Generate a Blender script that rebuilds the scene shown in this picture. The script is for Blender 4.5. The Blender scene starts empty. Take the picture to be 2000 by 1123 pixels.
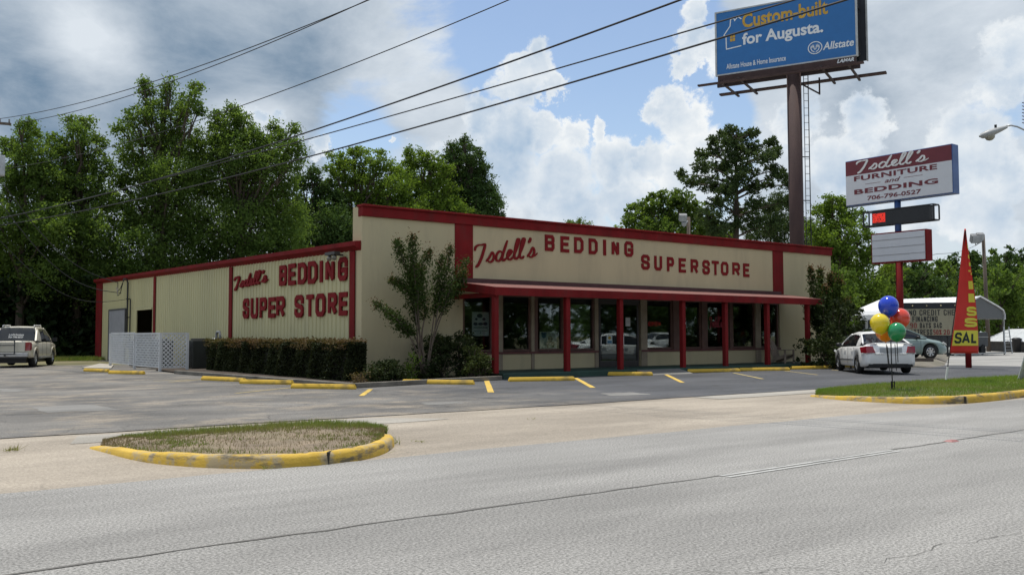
import bpy, bmesh, math, random
import numpy as np
from mathutils import Vector, Matrix

S = bpy.context.scene
COL = S.collection
PI = math.pi
# ------------------------------------------------------------------ camera
F, CX, CY, EYE = 1800.0, 1000.0, 561.5, 1.35
yaw, pitch, roll = math.radians(36.9), math.atan((656.5 - CY) / F), math.radians(0.14)
fw = Vector((math.sin(yaw) * math.cos(pitch), math.cos(yaw) * math.cos(pitch), math.sin(pitch)))
r0 = Vector((math.cos(yaw), -math.sin(yaw), 0)); u0 = r0.cross(fw)
rt = r0 * math.cos(roll) - u0 * math.sin(roll); up = rt.cross(fw)
CAM = Vector((0, 0, EYE))
cd = bpy.data.cameras.new("camera"); cam = bpy.data.objects.new("camera", cd); COL.objects.link(cam)
cd.sensor_width = 36; cd.lens = F / 2000 * 36; cd.clip_end = 4000; cd.clip_start = 0.1
m = Matrix((rt, up, -fw)).transposed().to_4x4(); m.translation = CAM
cam.matrix_world = m
S.camera = cam

# surveying helpers: a sight line of the photograph met with a real plane of the place
def ray(x, y): return fw + rt * ((x - CX) / F) - up * ((y - CY) / F)
def G(x, y, z=0.0):
    d = ray(x, y); return CAM + d * ((z - EYE) / d.z)
def PY(x, y, Y):
    d = ray(x, y); return CAM + d * (Y / d.y)
def PX(x, y, X):
    d = ray(x, y); return CAM + d * (X / d.x)
def PD(x, y, depth): return CAM + ray(x, y) * depth
def PL(x, y, a, b):            # vertical plane through plan points a, b
    n = Vector((-(b[1] - a[1]), b[0] - a[0], 0)); d = ray(x, y)
    return CAM + d * ((Vector((a[0], a[1], 0)) - CAM).dot(n) / d.dot(n))

# ------------------------------------------------------------------ light
SUN_EL, SUN_AZ = math.radians(78.5), math.radians(3)     # azimuth from +Y towards +X
S.view_settings.view_transform = 'Standard'; S.view_settings.look = 'None'
S.view_settings.exposure = 0.12; S.view_settings.gamma = 1.0
sd = bpy.data.lights.new("sun", 'SUN'); sd.energy = 3.6; sd.angle = math.radians(0.5); sd.color = (1.0, 0.95, 0.87)
sun = bpy.data.objects.new("sun", sd); COL.objects.link(sun)
sdir = Vector((math.sin(SUN_AZ) * math.cos(SUN_EL), math.cos(SUN_AZ) * math.cos(SUN_EL), math.sin(SUN_EL)))
sun.rotation_euler = sdir.to_track_quat('Z', 'Y').to_euler(); sun.location = (0, 0, 60)

W = bpy.data.worlds.new("World"); S.world = W; W.use_nodes = True
def build_sky():
    nt = W.node_tree; N = nt.nodes; L = nt.links; N.clear()
    out = N.new('ShaderNodeOutputWorld'); bg = N.new('ShaderNodeBackground'); L.new(bg.outputs[0], out.inputs[0])
    bg.inputs[1].default_value = 0.14
    sky = N.new('ShaderNodeTexSky'); sky.sky_type = 'NISHITA'; sky.sun_disc = False
    sky.sun_elevation = SUN_EL; sky.sun_rotation = SUN_AZ; sky.air_density = 1.0; sky.dust_density = 1.2
    tc = N.new('ShaderNodeTexCoord'); sep = N.new('ShaderNodeSeparateXYZ'); L.new(tc.outputs['Generated'], sep.inputs[0])
    def M(op, a, b=None, c=None, clamp=False):
        n = N.new('ShaderNodeMath'); n.operation = op; n.use_clamp = clamp
        for i, v in enumerate((a, b, c)):
            if v is None: continue
            if isinstance(v, (int, float)): n.inputs[i].default_value = v
            else: L.new(v, n.inputs[i])
        return n.outputs[0]
    def MR(v, a, b, c=0.0, d=1.0, smooth=True):
        n = N.new('ShaderNodeMapRange'); n.interpolation_type = 'SMOOTHSTEP' if smooth else 'LINEAR'
        L.new(v, n.inputs[0]); n.inputs[1].default_value = a; n.inputs[2].default_value = b
        n.inputs[3].default_value = c; n.inputs[4].default_value = d; return n.outputs[0]
    def comb(x, y, z=0.0):
        n = N.new('ShaderNodeCombineXYZ')
        for i, v in enumerate((x, y, z)):
            if isinstance(v, (int, float)): n.inputs[i].default_value = v
            else: L.new(v, n.inputs[i])
        return n.outputs[0]
    def noise(vec, scale, detail=8, rough=0.55, dist=0.0):
        n = N.new('ShaderNodeTexNoise'); L.new(vec, n.inputs['Vector']); n.inputs['Scale'].default_value = scale
        n.inputs['Detail'].default_value = detail; n.inputs['Roughness'].default_value = rough
        n.inputs['Distortion'].default_value = dist; return n.outputs
    def V(op, a, b):
        n = N.new('ShaderNodeVectorMath'); n.operation = op
        for i, v in enumerate((a, b)):
            if isinstance(v, tuple): n.inputs[i].default_value = v
            else: L.new(v, n.inputs[i])
        return n.outputs['Value'] if op in ('DISTANCE', 'LENGTH') else n.outputs[0]
    def mix(f, a, b):
        n = N.new('ShaderNodeMix'); n.data_type = 'RGBA'; L.new(f, n.inputs[0]) if not isinstance(f, float) else None
        for i, v in ((6, a), (7, b)):
            if isinstance(v, tuple): n.inputs[i].default_value = (*v, 1)
            else: L.new(v, n.inputs[i])
        return n.outputs[2]
    az = M('ARCTAN2', sep.outputs[0], sep.outputs[1]); el = M('ARCSINE', sep.outputs[2])
    q = comb(az, el)
    def ae(px, py):
        d = ray(px, py).normalized(); return (math.atan2(d.x, d.y), math.asin(d.z), 0.0)
    K = 6.9
    def srgb(r, g, b):
        f = lambda c: (c / 255 / 12.92 if c < 10 else ((c / 255 + 0.055) / 1.055) ** 2.4) * K
        return (f(r), f(g), f(b))
    # --- upper layer of broken stratocumulus
    qs = comb(M('MULTIPLY', az, 1.0), M('MULTIPLY', el, 1.9))
    n1 = noise(qs, 3.4, 10, 0.62, 0.25); n2 = noise(V('ADD', qs, (7.3, 1.7, 0.4)), 6.0, 10, 0.62, 0.25)
    nb = noise(V('ADD', qs, (1.3, 9.7, 0.4)), 1.6, 3, 0.5, 0.0)
    d1 = n1[0]
    def bump_sum(lst):
        acc = None
        for px, py, r, w in lst:
            t = MR(V('DISTANCE', q, ae(px, py)), 0.0, r / F, w, 0.0)
            acc = t if acc is None else M('ADD', acc, t)
        return acc
    bias = bump_sum([(1180, 150, 330, -.75), (1000, 60, 170, -.30), (1300, 300, 230, -.5), (1200, 20, 240, -.5), (700, 250, 120, -.25), (1890, 210, 120, -.12),
                     (300, 60, 520, .3), (120, 200, 400, .25), (1650, 250, 260, .2), (1900, 120, 200, .15)])
    cov = MR(M('ADD', d1, bias), 0.38, 0.54)
    # dark undersides on the left, thin bright cloud elsewhere
    dark = bump_sum([(100, 210, 420, .36), (480, 90, 400, .36), (60, 60, 160, .15), (330, 20, 160, .1), (640, 170, 200, .25), (1720, 200, 230, .22), (1950, 330, 200, .1),
                     (190, 80, 130, -.42), (110, 30, 110, -.25), (420, 240, 110, -.2), (520, 240, 130, -.3), (700, 190, 130, -.2)])
    sh = M('ADD', M('MULTIPLY_ADD', n2[0], -1.15, 0.82), dark)
    c1 = mix(MR(sh, 0.12, 0.85, 0, 1, False), srgb(216, 224, 232), srgb(106, 132, 157))
    base = mix(cov, sky.outputs[0], c1)
    # --- cumulus towers
    nw = noise(q, 19.0, 9, 0.68); nw2 = noise(V('ADD', q, (3.1, 0.7, 2.2)), 6.0, 3, 0.5)
    def warp(col, amt):
        n = N.new('ShaderNodeVectorMath'); n.operation = 'MULTIPLY_ADD'; L.new(col, n.inputs[0])
        n.inputs[1].default_value = (amt, amt, 0); n.inputs[2].default_value = (-amt / 2, -amt / 2, 0); return n.outputs[0]
    qw = V('ADD', V('ADD', q, warp(nw[1], 0.085)), warp(nw2[1], 0.05))
    blobs = [(1045, 128, 52), (1012, 168, 60), (1078, 165, 34), (955, 235, 44), (1000, 262, 70), (1062, 250, 50), (1185, 262, 30), (1120, 262, 46),
             (985, 345, 100), (1090, 350, 85), (1190, 320, 60), (1322, 212, 54), (1285, 222, 36), (1345, 255, 64), (1262, 335, 52), (1232, 312, 30), (1330, 360, 90), (1400, 330, 70),
             (1360, 86, 46), (1335, 128, 34), (1372, 22, 42), (1420, 110, 60), (1120, 430, 90), (1210, 400, 70), (640, 305, 26), (790, 272, 12), (525, 225, 26), (880, 330, 60), (1650, 330, 80), (1700, 240, 60),
             (1560, 250, 60), (1950, 170, 60), (1985, 90, 70), (1900, 300, 90), (1790, 370, 80), (1900, 420, 80), (1960, 360, 60), (1700, 440, 90)]
    acc = None; num = None
    for px, py, r in blobs:
        d = MR(V('DISTANCE', qw, ae(px, py)), 0.0, r / F, 1.0, 0.0, False)
        acc = d if acc is None else M('SMOOTH_MAX', acc, d, 0.12)
    cum = MR(acc, 0.06, 0.38)
    n3 = noise(V('ADD', q, (0.0, 0.010, 0.0)), 11.0, 7, 0.58); n4 = noise(V('ADD', q, (0.004, -0.010, 0.0)), 11.0, 7, 0.58)
    relief = M('SUBTRACT', n3[0], n4[0])
    edge = MR(acc, 0.12, 0.75, 0.10, -0.14)
    lum = M('ADD', M('ADD', M('MULTIPLY', relief, -1.15), M('MULTIPLY_ADD', noise(q, 5.5, 5, 0.55)[0], -1.5, 1.38)), edge)
    c2 = mix(MR(lum, 0.2, 0.9, 0, 1, False), srgb(164, 187, 211), srgb(240, 243, 244))
    out1 = mix(cum, base, c2)
    # pale air towards the horizon
    hz = MR(el, 0.0, 0.24, 0.36, 0.0)
    out2 = mix(hz, out1, srgb(214, 223, 231))
    low = MR(el, -0.02, 0.0)
    fin = mix(low, srgb(120, 120, 110), out2)
    L.new(fin, bg.inputs[0])
build_sky()

# ------------------------------------------------------------------ materials
def newmat(name):
    mt = bpy.data.materials.new(name); mt.use_nodes = True
    nt = mt.node_tree; nt.nodes.clear()
    o = nt.nodes.new('ShaderNodeOutputMaterial'); b = nt.nodes.new('ShaderNodeBsdfPrincipled')
    nt.links.new(b.outputs[0], o.inputs[0]); return mt, nt, b, o
def _noise(nt, scale, detail=5, rough=0.55, vec=None, stretch=None):
    n = nt.nodes.new('ShaderNodeTexNoise'); n.inputs['Scale'].default_value = scale; n.inputs['Detail'].default_value = detail
    n.inputs['Roughness'].default_value = rough
    tc = nt.nodes.new('ShaderNodeTexCoord'); src = tc.outputs['Object']
    if stretch:
        mp = nt.nodes.new('ShaderNodeMapping'); mp.inputs['Scale'].default_value = stretch; nt.links.new(src, mp.inputs[0]); src = mp.outputs[0]
    nt.links.new(src, n.inputs['Vector']); return n
def _ramp(nt, fac, stops):
    r = nt.nodes.new('ShaderNodeValToRGB'); e = r.color_ramp.elements
    while len(e) > 1: e.remove(e[-1])
    e[0].position = stops[0][0]; e[0].color = (*stops[0][1], 1)
    for p, c in stops[1:]:
        x = e.new(p); x.color = (*c, 1)
    nt.links.new(fac, r.inputs[0]); return r.outputs[0]
def _mix(nt, f, a, b, mode='MIX'):
    n = nt.nodes.new('ShaderNodeMix'); n.data_type = 'RGBA'; n.blend_type = mode
    for i, v in ((0, f), (6, a), (7, b)):
        if isinstance(v, (int, float)): n.inputs[i].default_value = v
        elif isinstance(v, tuple): n.inputs[i].default_value = (*v, 1)
        else: nt.links.new(v, n.inputs[i])
    return n.outputs[2]
def _bump(nt, b, h, strength, dist=0.01):
    n = nt.nodes.new('ShaderNodeBump'); n.inputs['Strength'].default_value = strength; n.inputs['Distance'].default_value = dist
    nt.links.new(h, n.inputs['Height']); nt.links.new(n.outputs[0], b.inputs['Normal'])
def pm(name, col, rough=0.6, metal=0.0, var=0.18, scale=2.5, bump=0.0, bscale=60, dirt=None, dscale=1.2, damt=0.35, spec=0.4, coat=0.0, stretch=None):
    mt, nt, b, o = newmat(name)
    n = _noise(nt, scale, 6, 0.6, stretch=stretch)
    lo = tuple(c * (1 - var) for c in col); hi = tuple(min(1, c * (1 + var)) for c in col)
    c = _ramp(nt, n.outputs[0], [(0.3, lo), (0.7, hi)])
    if dirt:
        n2 = _noise(nt, dscale, 8, 0.65, stretch=stretch); f = _ramp(nt, n2.outputs[0], [(0.5, (0, 0, 0)), (0.72, (damt,) * 3)])
        c = _mix(nt, f, c, dirt)
    nt.links.new(c, b.inputs['Base Color']); b.inputs['Roughness'].default_value = rough; b.inputs['Metallic'].default_value = metal
    b.inputs['Specular IOR Level'].default_value = spec; b.inputs['Coat Weight'].default_value = coat
    b.inputs['Coat Roughness'].default_value = 0.05
    if bump: _bump(nt, b, _noise(nt, bscale, 4, 0.6, stretch=stretch).outputs[0], bump)
    return mt
def leafmat(name, c1, c2, trans=0.35, c3=None, rough=0.55):
    mt, nt, b, o = newmat(name)
    g = nt.nodes.new('ShaderNodeNewGeometry')
    n = _noise(nt, 0.45, 4, 0.6)
    a = _mix(nt, g.outputs['Random Per Island'], c1, c2)
    lo = tuple(c * 0.72 for c in c1); a = _mix(nt, _ramp(nt, n.outputs[0], [(0.4, (0, 0, 0)), (0.62, (0.75,) * 3)]), a, c3 or lo)
    nt.links.new(a, b.inputs['Base Color']); b.inputs['Roughness'].default_value = rough; b.inputs['Specular IOR Level'].default_value = 0.07
    t = nt.nodes.new('ShaderNodeBsdfTranslucent')
    tcol = _mix(nt, 1.0, a, (1.25, 1.25, 0.55), 'MULTIPLY'); nt.links.new(tcol, t.inputs[0])
    ms = nt.nodes.new('ShaderNodeMixShader'); ms.inputs[0].default_value = trans
    nt.links.new(b.outputs[0], ms.inputs[1]); nt.links.new(t.outputs[0], ms.inputs[2]); nt.links.new(ms.outputs[0], o.inputs[0])
    return mt
def glassmat(name, tint=(0.5, 0.55, 0.55), refl=0.12, rough=0.02):
    mt, nt, b, o = newmat(name); nt.nodes.remove(b)
    t = nt.nodes.new('ShaderNodeBsdfTransparent'); t.inputs[0].default_value = (*tint, 1)
    g = nt.nodes.new('ShaderNodeBsdfGlossy'); g.inputs['Roughness'].default_value = rough; g.inputs[0].default_value = (0.9, 0.95, 0.95, 1)
    fr = nt.nodes.new('ShaderNodeFresnel'); fr.inputs[0].default_value = 1.5
    ad = nt.nodes.new('ShaderNodeMath'); ad.operation = 'MULTIPLY_ADD'; ad.inputs[1].default_value = 0.9; ad.inputs[2].default_value = refl
    nt.links.new(fr.outputs[0], ad.inputs[0])
    ms = nt.nodes.new('ShaderNodeMixShader'); nt.links.new(ad.outputs[0], ms.inputs[0]); nt.links.new(t.outputs[0], ms.inputs[1]); nt.links.new(g.outputs[0], ms.inputs[2])
    nt.links.new(ms.outputs[0], o.inputs[0]); return mt
def emit(name, col, st):
    mt, nt, b, o = newmat(name); b.inputs['Base Color'].default_value = (*col, 1)
    b.inputs['Emission Color'].default_value = (*col, 1); b.inputs['Emission Strength'].default_value = st; return mt

def road_mat(name, c_lo, c_hi, patch=None, speck=0.35, crack=0.0, right=None, sandy=0.0, streak=True):
    mt, nt, b, o = newmat(name)
    f = _noise(nt, 48, 3, 0.8); g = _noise(nt, 0.35, 7, 0.6, stretch=(0.35, 1, 1) if streak else None)
    c = _ramp(nt, g.outputs[0], [(0.32, c_lo), (0.68, c_hi)])
    if sandy:
        s = _noise(nt, 0.8, 8, 0.7, stretch=(0.8, 1.1, 1)); k = _ramp(nt, s.outputs[0], [(0.50, (0, 0, 0)), (0.62, (sandy,) * 3)])
        c = _mix(nt, k, c, (0.33, 0.28, 0.215))
    if right:
        tc = nt.nodes.new('ShaderNodeTexCoord'); sp = nt.nodes.new('ShaderNodeSeparateXYZ'); nt.links.new(tc.outputs['Object'], sp.inputs[0])
        h = _noise(nt, 0.5, 6, 0.6)
        ma = nt.nodes.new('ShaderNodeMath'); ma.operation = 'MULTIPLY_ADD'; ma.inputs[1].default_value = 9.0; nt.links.new(h.outputs[0], ma.inputs[0]); nt.links.new(sp.outputs[0], ma.inputs[2])
        mr = nt.nodes.new('ShaderNodeMapRange'); nt.links.new(ma.outputs[0], mr.inputs[0]); mr.inputs[1].default_value = 14.5; mr.inputs[2].default_value = 20.0
        c2 = _ramp(nt, g.outputs[0], [(0.3, right[0]), (0.7, right[1])])
        c = _mix(nt, mr.outputs[0], c, c2)
    if patch:
        s = _noise(nt, 0.22, 6, 0.6); k = _ramp(nt, s.outputs[0], [(0.52, (0, 0, 0)), (0.6, (0.6,) * 3)])
        c = _mix(nt, k, c, patch)
    sp_ = _ramp(nt, f.outputs[0], [(0.36, (1 - speck,) * 3), (0.64, (1 + speck,) * 3)])
    c = _mix(nt, 1.0, c, sp_, 'MULTIPLY')
    if crack:
        v = nt.nodes.new('ShaderNodeTexVoronoi'); v.feature = 'DISTANCE_TO_EDGE'; v.inputs['Scale'].default_value = 0.55
        w = _noise(nt, 1.3, 6, 0.65); tcx = nt.nodes.new('ShaderNodeTexCoord')
        vm = nt.nodes.new('ShaderNodeVectorMath'); vm.operation = 'MULTIPLY_ADD'; vm.inputs[1].default_value = (1.1, 1.1, 0)
        nt.links.new(w.outputs[1], vm.inputs[0]); nt.links.new(tcx.outputs['Object'], vm.inputs[2]); nt.links.new(vm.outputs[0], v.inputs['Vector'])
        k = _ramp(nt, v.outputs[0], [(0.0, (crack,) * 3), (0.012, (0, 0, 0))])
        gate = _ramp(nt, _noise(nt, 0.3, 4, 0.6).outputs[0], [(0.47, (0, 0, 0)), (0.55, (1, 1, 1))])
        k = _mix(nt, 1.0, k, gate, 'MULTIPLY')
        c = _mix(nt, k, c, (0.05, 0.048, 0.045))
    s2 = _noise(nt, 0.55, 7, 0.62, stretch=(0.28, 1.2, 1)); c = _mix(nt, 1.0, c, _ramp(nt, s2.outputs[0], [(0.4, (.80, .80, .80)), (0.6, (1.06,) * 3)]), 'MULTIPLY')
    s3 = _noise(nt, 1.7, 6, 0.7); c = _mix(nt, 1.0, c, _ramp(nt, s3.outputs[0], [(0.66, (1, 1, 1)), (0.74, (.72, .71, .69))]), 'MULTIPLY')
    nt.links.new(c, b.inputs['Base Color']); b.inputs['Roughness'].default_value = 0.85; b.inputs['Specular IOR Level'].default_value = 0.3
    _bump(nt, b, f.outputs[0], 0.5, 0.006); return mt

RED = pm("barn_red_paint", (0.185, 0.0135, 0.0145), 0.75, var=0.22, scale=1.5, dirt=(0.115, 0.03, 0.026), damt=0.6, dscale=2.2, spec=0.12, stretch=(1, 1, .5))
REDL = pm("red_letter_paint", (0.20, 0.0145, 0.0165), 0.75, var=0.15, spec=0.12)
STUCCO = pm("beige_stucco", (0.525, 0.452, 0.285), 0.9, var=0.07, scale=0.8, bump=0.5, bscale=22, dirt=(0.37, 0.32, 0.22), dscale=0.9, damt=0.6, spec=0.2, stretch=(1, 1, 0.25))
METALP = pm("cream_metal_panel", (0.53, 0.488, 0.275), 0.65, var=0.08, scale=0.6, dirt=(0.36, 0.33, 0.21), dscale=1.2, damt=0.5, stretch=(1, 1, 0.15))
SHING = pm("faded_red_shingle", (0.19, 0.085, 0.072), 0.9, var=0.25, scale=9, bump=0.4, bscale=40)
BROWNF = pm("brown_wood_frame", (0.12, 0.062, 0.048), 0.6, var=0.25)
TANF = pm("tan_wood_frame", (0.28, 0.225, 0.16), 0.65)
GREENP = pm("green_floor_paint", (0.025, 0.06, 0.045), 0.7, var=0.3, scale=1.3)
CONC = pm("worn_concrete", (0.37, 0.345, 0.30), 0.9, var=0.15, scale=1.2, bump=0.3, bscale=70, dirt=(0.22, 0.2, 0.17), damt=0.6)
YEL = pm("yellow_traffic_paint", (0.62, 0.40, 0.045), 0.7, var=0.12, scale=3, bump=0.25, bscale=50, dirt=(0.19, 0.15, 0.075), dscale=2.2, damt=0.75)
YELK0 = pm("worn_yellow_kerb_old", (0.56, 0.36, 0.045), 0.75, var=0.14, scale=2, bump=0.35, bscale=45, dirt=(0.15, 0.125, 0.085), dscale=1.3, damt=1.0, stretch=(1, 1, 2.5))
DARK = pm("dark_interior", (0.03, 0.03, 0.03), 0.9)
BLACK = pm("black_painted_metal", (0.015, 0.015, 0.017), 0.45)
WHITEP = pm("white_paint", (0.72, 0.72, 0.70), 0.5, var=0.06)
WOODP = pm("weathered_pole_wood", (0.12, 0.095, 0.075), 0.9, var=0.3, scale=4, bump=0.4, stretch=(6, 6, 0.5))
RUST = pm("rusty_brown_steel", (0.062, 0.036, 0.034), 0.8, var=0.25, scale=1.2, dirt=(0.095, 0.055, 0.045), damt=0.5, stretch=(1, 1, 0.2))
GALV = pm("galvanised_steel", (0.42, 0.43, 0.43), 0.4, metal=0.7, var=0.12)
BARK = pm("tree_bark", (0.075, 0.058, 0.045), 0.95, var=0.35, scale=6, bump=0.6, stretch=(3, 3, 0.6))
WIRE = pm("black_cable", (0.02, 0.02, 0.022), 0.6)
RUBBER = pm("tyre_rubber", (0.018, 0.018, 0.018), 0.85)
CHROME = pm("alloy_rim", (0.55, 0.56, 0.58), 0.28, metal=0.9, var=0.05)
GLASS = glassmat("window_glass", (0.74, 0.77, 0.76), 0.02)
CARGL = pm("tinted_car_glass", (0.012, 0.014, 0.016), 0.04, var=0.0, spec=0.6)
REDGL = pm("red_lens", (0.25, 0.012, 0.02), 0.12, var=0.1, coat=0.6)

def kerbmat():
    mt, nt, b, o = newmat("worn_yellow_kerb")
    c = _ramp(nt, _noise(nt, 3, 6, .65).outputs[0], [(.3, (.46, .295, .035)), (.7, (.62, .41, .06))])
    c = _mix(nt, _ramp(nt, _noise(nt, 2.2, 9, .72).outputs[0], [(.50, (0, 0, 0)), (.58, (.75,) * 3)]), c, (.33, .29, .22))
    c = _mix(nt, _ramp(nt, _noise(nt, 1.4, 9, .7, stretch=(1, 1, 4)).outputs[0], [(.53, (0, 0, 0)), (.62, (.9,) * 3)]), c, (.11, .095, .07))
    nt.links.new(c, b.inputs['Base Color']); b.inputs['Roughness'].default_value = .85; _bump(nt, b, _noise(nt, 40, 5, .65).outputs[0], .6); return mt
YELK = kerbmat()
# ------------------------------------------------------------------ mesh builder
def V3(p): return Vector((p[0], p[1], p[2]))
class MB:
    def __init__(s): s.v = []; s.f = []
    def add(s, vs, fs):
        o = len(s.v); s.v += [tuple(x) for x in vs]; s.f += [tuple(i + o for i in f) for f in fs]; return s
    def poly(s, pts): return s.add(pts, [tuple(range(len(pts)))])
    def box(s, x0, x1, y0, y1, z0, z1):
        return s.add([(x0, y0, z0), (x1, y0, z0), (x1, y1, z0), (x0, y1, z0), (x0, y0, z1), (x1, y0, z1), (x1, y1, z1), (x0, y1, z1)],
                     [(3, 2, 1, 0), (4, 5, 6, 7), (0, 1, 5, 4), (1, 2, 6, 5), (2, 3, 7, 6), (3, 0, 4, 7)])
    def obox(s, c, a, b, d):          # centre and three half-axis vectors
        c, a, b, d = map(V3, (c, a, b, d))
        P = [c + a * i + b * j + d * k for k in (-1, 1) for i, j in ((-1, -1), (1, -1), (1, 1), (-1, 1))]
        return s.add(P, [(3, 2, 1, 0), (4, 5, 6, 7), (0, 1, 5, 4), (1, 2, 6, 5), (2, 3, 7, 6), (3, 0, 4, 7)])
    def bar(s, p, q, w, h, upv=(0, 0, 1)):
        p, q = V3(p), V3(q); d = q - p; L_ = d.length; d.normalize(); u = Vector(upv)
        if abs(d.dot(u)) > 0.98: u = Vector((1, 0, 0))
        r = d.cross(u).normalized(); u = r.cross(d)
        return s.obox((p + q) / 2, d * L_ / 2, r * w / 2, u * h / 2)
    def tube(s, pts, rad, n=8, cap=True):
        pts = [V3(p) for p in pts]; k = len(pts)
        if isinstance(rad, (int, float)): rad = [rad] * k
        o = len(s.v); prev = None
        for i, p in enumerate(pts):
            d = (pts[min(i + 1, k - 1)] - pts[max(i - 1, 0)]).normalized()
            if prev is None:
                a = Vector((0, 0, 1)) if abs(d.z) < 0.9 else Vector((1, 0, 0)); r = d.cross(a).normalized()
            else: r = (prev - d * prev.dot(d)).normalized()
            prev = r; u = d.cross(r)
            for j in range(n):
                t = 2 * PI * j / n; s.v.append(tuple(p + (r * math.cos(t) + u * math.sin(t)) * rad[i]))
        for i in range(k - 1):
            for j in range(n):
                a = o + i * n + j; b = o + i * n + (j + 1) % n; s.f.append((a, b, b + n, a + n))
        if cap: s.f.append(tuple(o + j for j in range(n))[::-1]); s.f.append(tuple(o + (k - 1) * n + j for j in range(n)))
        return s
    def lathe(s, prof, c=(0, 0, 0), ax=(0, 0, 1), n=20):
        c = V3(c); ax = Vector(ax).normalized(); a = Vector((0, 0, 1)) if abs(ax.z) < 0.9 else Vector((1, 0, 0))
        r = ax.cross(a).normalized(); u = ax.cross(r); o = len(s.v)
        for rad, h in prof:
            for j in range(n):
                t = 2 * PI * j / n; s.v.append(tuple(c + ax * h + (r * math.cos(t) + u * math.sin(t)) * rad))
        for i in range(len(prof) - 1):
            for j in range(n):
                a_ = o + i * n + j; b_ = o + i * n + (j + 1) % n; s.f.append((a_, b_, b_ + n, a_ + n))
        return s
    def prism(s, pts, off):           # polygon and its copy moved by off
        n = len(pts); off = Vector(off); P = [V3(p) for p in pts]
        s.add(P + [p + off for p in P], [tuple(range(n))[::-1], tuple(range(n, 2 * n))] + [(i, (i + 1) % n, n + (i + 1) % n, n + i) for i in range(n)]); return s
    def build(s, name, mat, parent=None, smooth=False, local=False, bevel=0.0):
        off = Vector((0, 0, 0)); p = parent
        while p is not None and not local: off += p.location; p = p.parent
        me = bpy.data.meshes.new(name)
        me.from_pydata([(x - off.x, y - off.y, z - off.z) for x, y, z in s.v], [], s.f); me.update()
        bm = bmesh.new(); bm.from_mesh(me); bmesh.ops.recalc_face_normals(bm, faces=bm.faces); bm.to_mesh(me); bm.free()
        if smooth: me.polygons.foreach_set('use_smooth', [True] * len(me.polygons))
        o = bpy.data.objects.new(name, me); COL.objects.link(o); me.materials.append(mat)
        if parent is not None: o.parent = parent
        if bevel:
            md = o.modifiers.new("bevel", 'BEVEL'); md.width = bevel; md.segments = 2; md.limit_method = 'ANGLE'
        return o
def tag(o, label=None, cat=None, group=None, kind=None):
    if label: o["label"] = label
    if cat: o["category"] = cat
    if group: o["group"] = group
    if kind: o["kind"] = kind
    return o
def thing(name, label, cat, loc=(0, 0, 0), group=None):
    o = bpy.data.objects.new(name, None); COL.objects.link(o); o.location = loc; o.empty_display_size = 0.3
    return tag(o, label, cat, group)
def struct(name, mb, mat, **k): return tag(mb.build(name, mat, **k), kind='structure')
def copy_tree(o, parent=None):
    c = o.copy(); COL.objects.link(c)
    if parent is not None: c.parent = parent
    for ch in list(o.children): copy_tree(ch, c)
    return c

# ------------------------------------------------------------------ lettering
def text_mb(body, box, org, ux, uz, bold=0.0, shear=0.0, depth=0.01, keep=False, spacing=1.0):
    """text fitted to box (x0,z0,x1,z1) on the plane org + ux*x + uz*z"""
    cu = bpy.data.curves.new("t", 'FONT'); cu.body = body; cu.size = 1; cu.offset = bold; cu.shear = shear; cu.resolution_u = 3; cu.space_character = spacing
    ob = bpy.data.objects.new("t", cu); COL.objects.link(ob)
    dg = bpy.context.evaluated_depsgraph_get(); me = ob.evaluated_get(dg).to_mesh()
    vs = [v.co.copy() for v in me.vertices]; fs = [tuple(p.vertices) for p in me.polygons]
    ob.evaluated_get(dg).to_mesh_clear(); bpy.data.objects.remove(ob); bpy.data.curves.remove(cu)
    xs = [v.x for v in vs]; ys = [v.y for v in vs]; x0, x1, y0, y1 = min(xs), max(xs), min(ys), max(ys)
    sx = (box[2] - box[0]) / (x1 - x0); sy = (box[3] - box[1]) / (y1 - y0)
    org, ux, uz = map(V3, (org, ux, uz)); nrm = ux.cross(uz).normalized()
    mb = MB(); P = [org + ux * (box[0] + (v.x - x0) * sx) + uz * (box[1] + (v.y - y0) * sy) + nrm * depth for v in vs]
    mb.add(P, fs); return mb
def ribbon(mb, pts, wid, org, ux, uz, d0, d1):
    """a flat stroke along 2-D points standing from d0 to d1 in front of the plane"""
    org, ux, uz = map(V3, (org, ux, uz)); nr = ux.cross(uz).normalized(); k = len(pts)
    if isinstance(wid, (int, float)): wid = [wid] * k
    Ls, Rs = [], []
    closed = (Vector(pts[0]) - Vector(pts[-1])).length < 1e-6
    for i in range(k):
        p = Vector(pts[i])
        a = Vector(pts[i - 1]) if i > 0 else (Vector(pts[-2]) if closed else None)
        b = Vector(pts[i + 1]) if i < k - 1 else (Vector(pts[1]) if closed else None)
        d1_ = (p - a).normalized() if a is not None else None; d2_ = (b - p).normalized() if b is not None else None
        if d1_ is None: d1_ = d2_
        if d2_ is None: d2_ = d1_
        n1 = Vector((-d1_.y, d1_.x)); n2 = Vector((-d2_.y, d2_.x)); mth = n1 + n2
        if mth.length < 1e-4: mth = n1
        mth.normalize(); sc = 1.0 / max(0.45, mth.dot(n1)); Ls.append(p + mth * wid[i] / 2 * sc); Rs.append(p - mth * wid[i] / 2 * sc)
    def P(q, d, e=0.0): return org + ux * q.x + uz * q.y + nr * (d + e)
    for i in range(k - 1):
        a, b, c, d = Ls[i], Ls[i + 1], Rs[i + 1], Rs[i]
        e = .00035 * i; mb.add([P(a, d1, e), P(b, d1, e), P(c, d1, e), P(d, d1, e), P(a, d0), P(b, d0), P(c, d0), P(d, d0)], [(0, 1, 2, 3), (0, 4, 5, 1), (2, 6, 7, 3), (3, 7, 4, 0), (1, 5, 6, 2)])
c_ = 0.16
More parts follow.
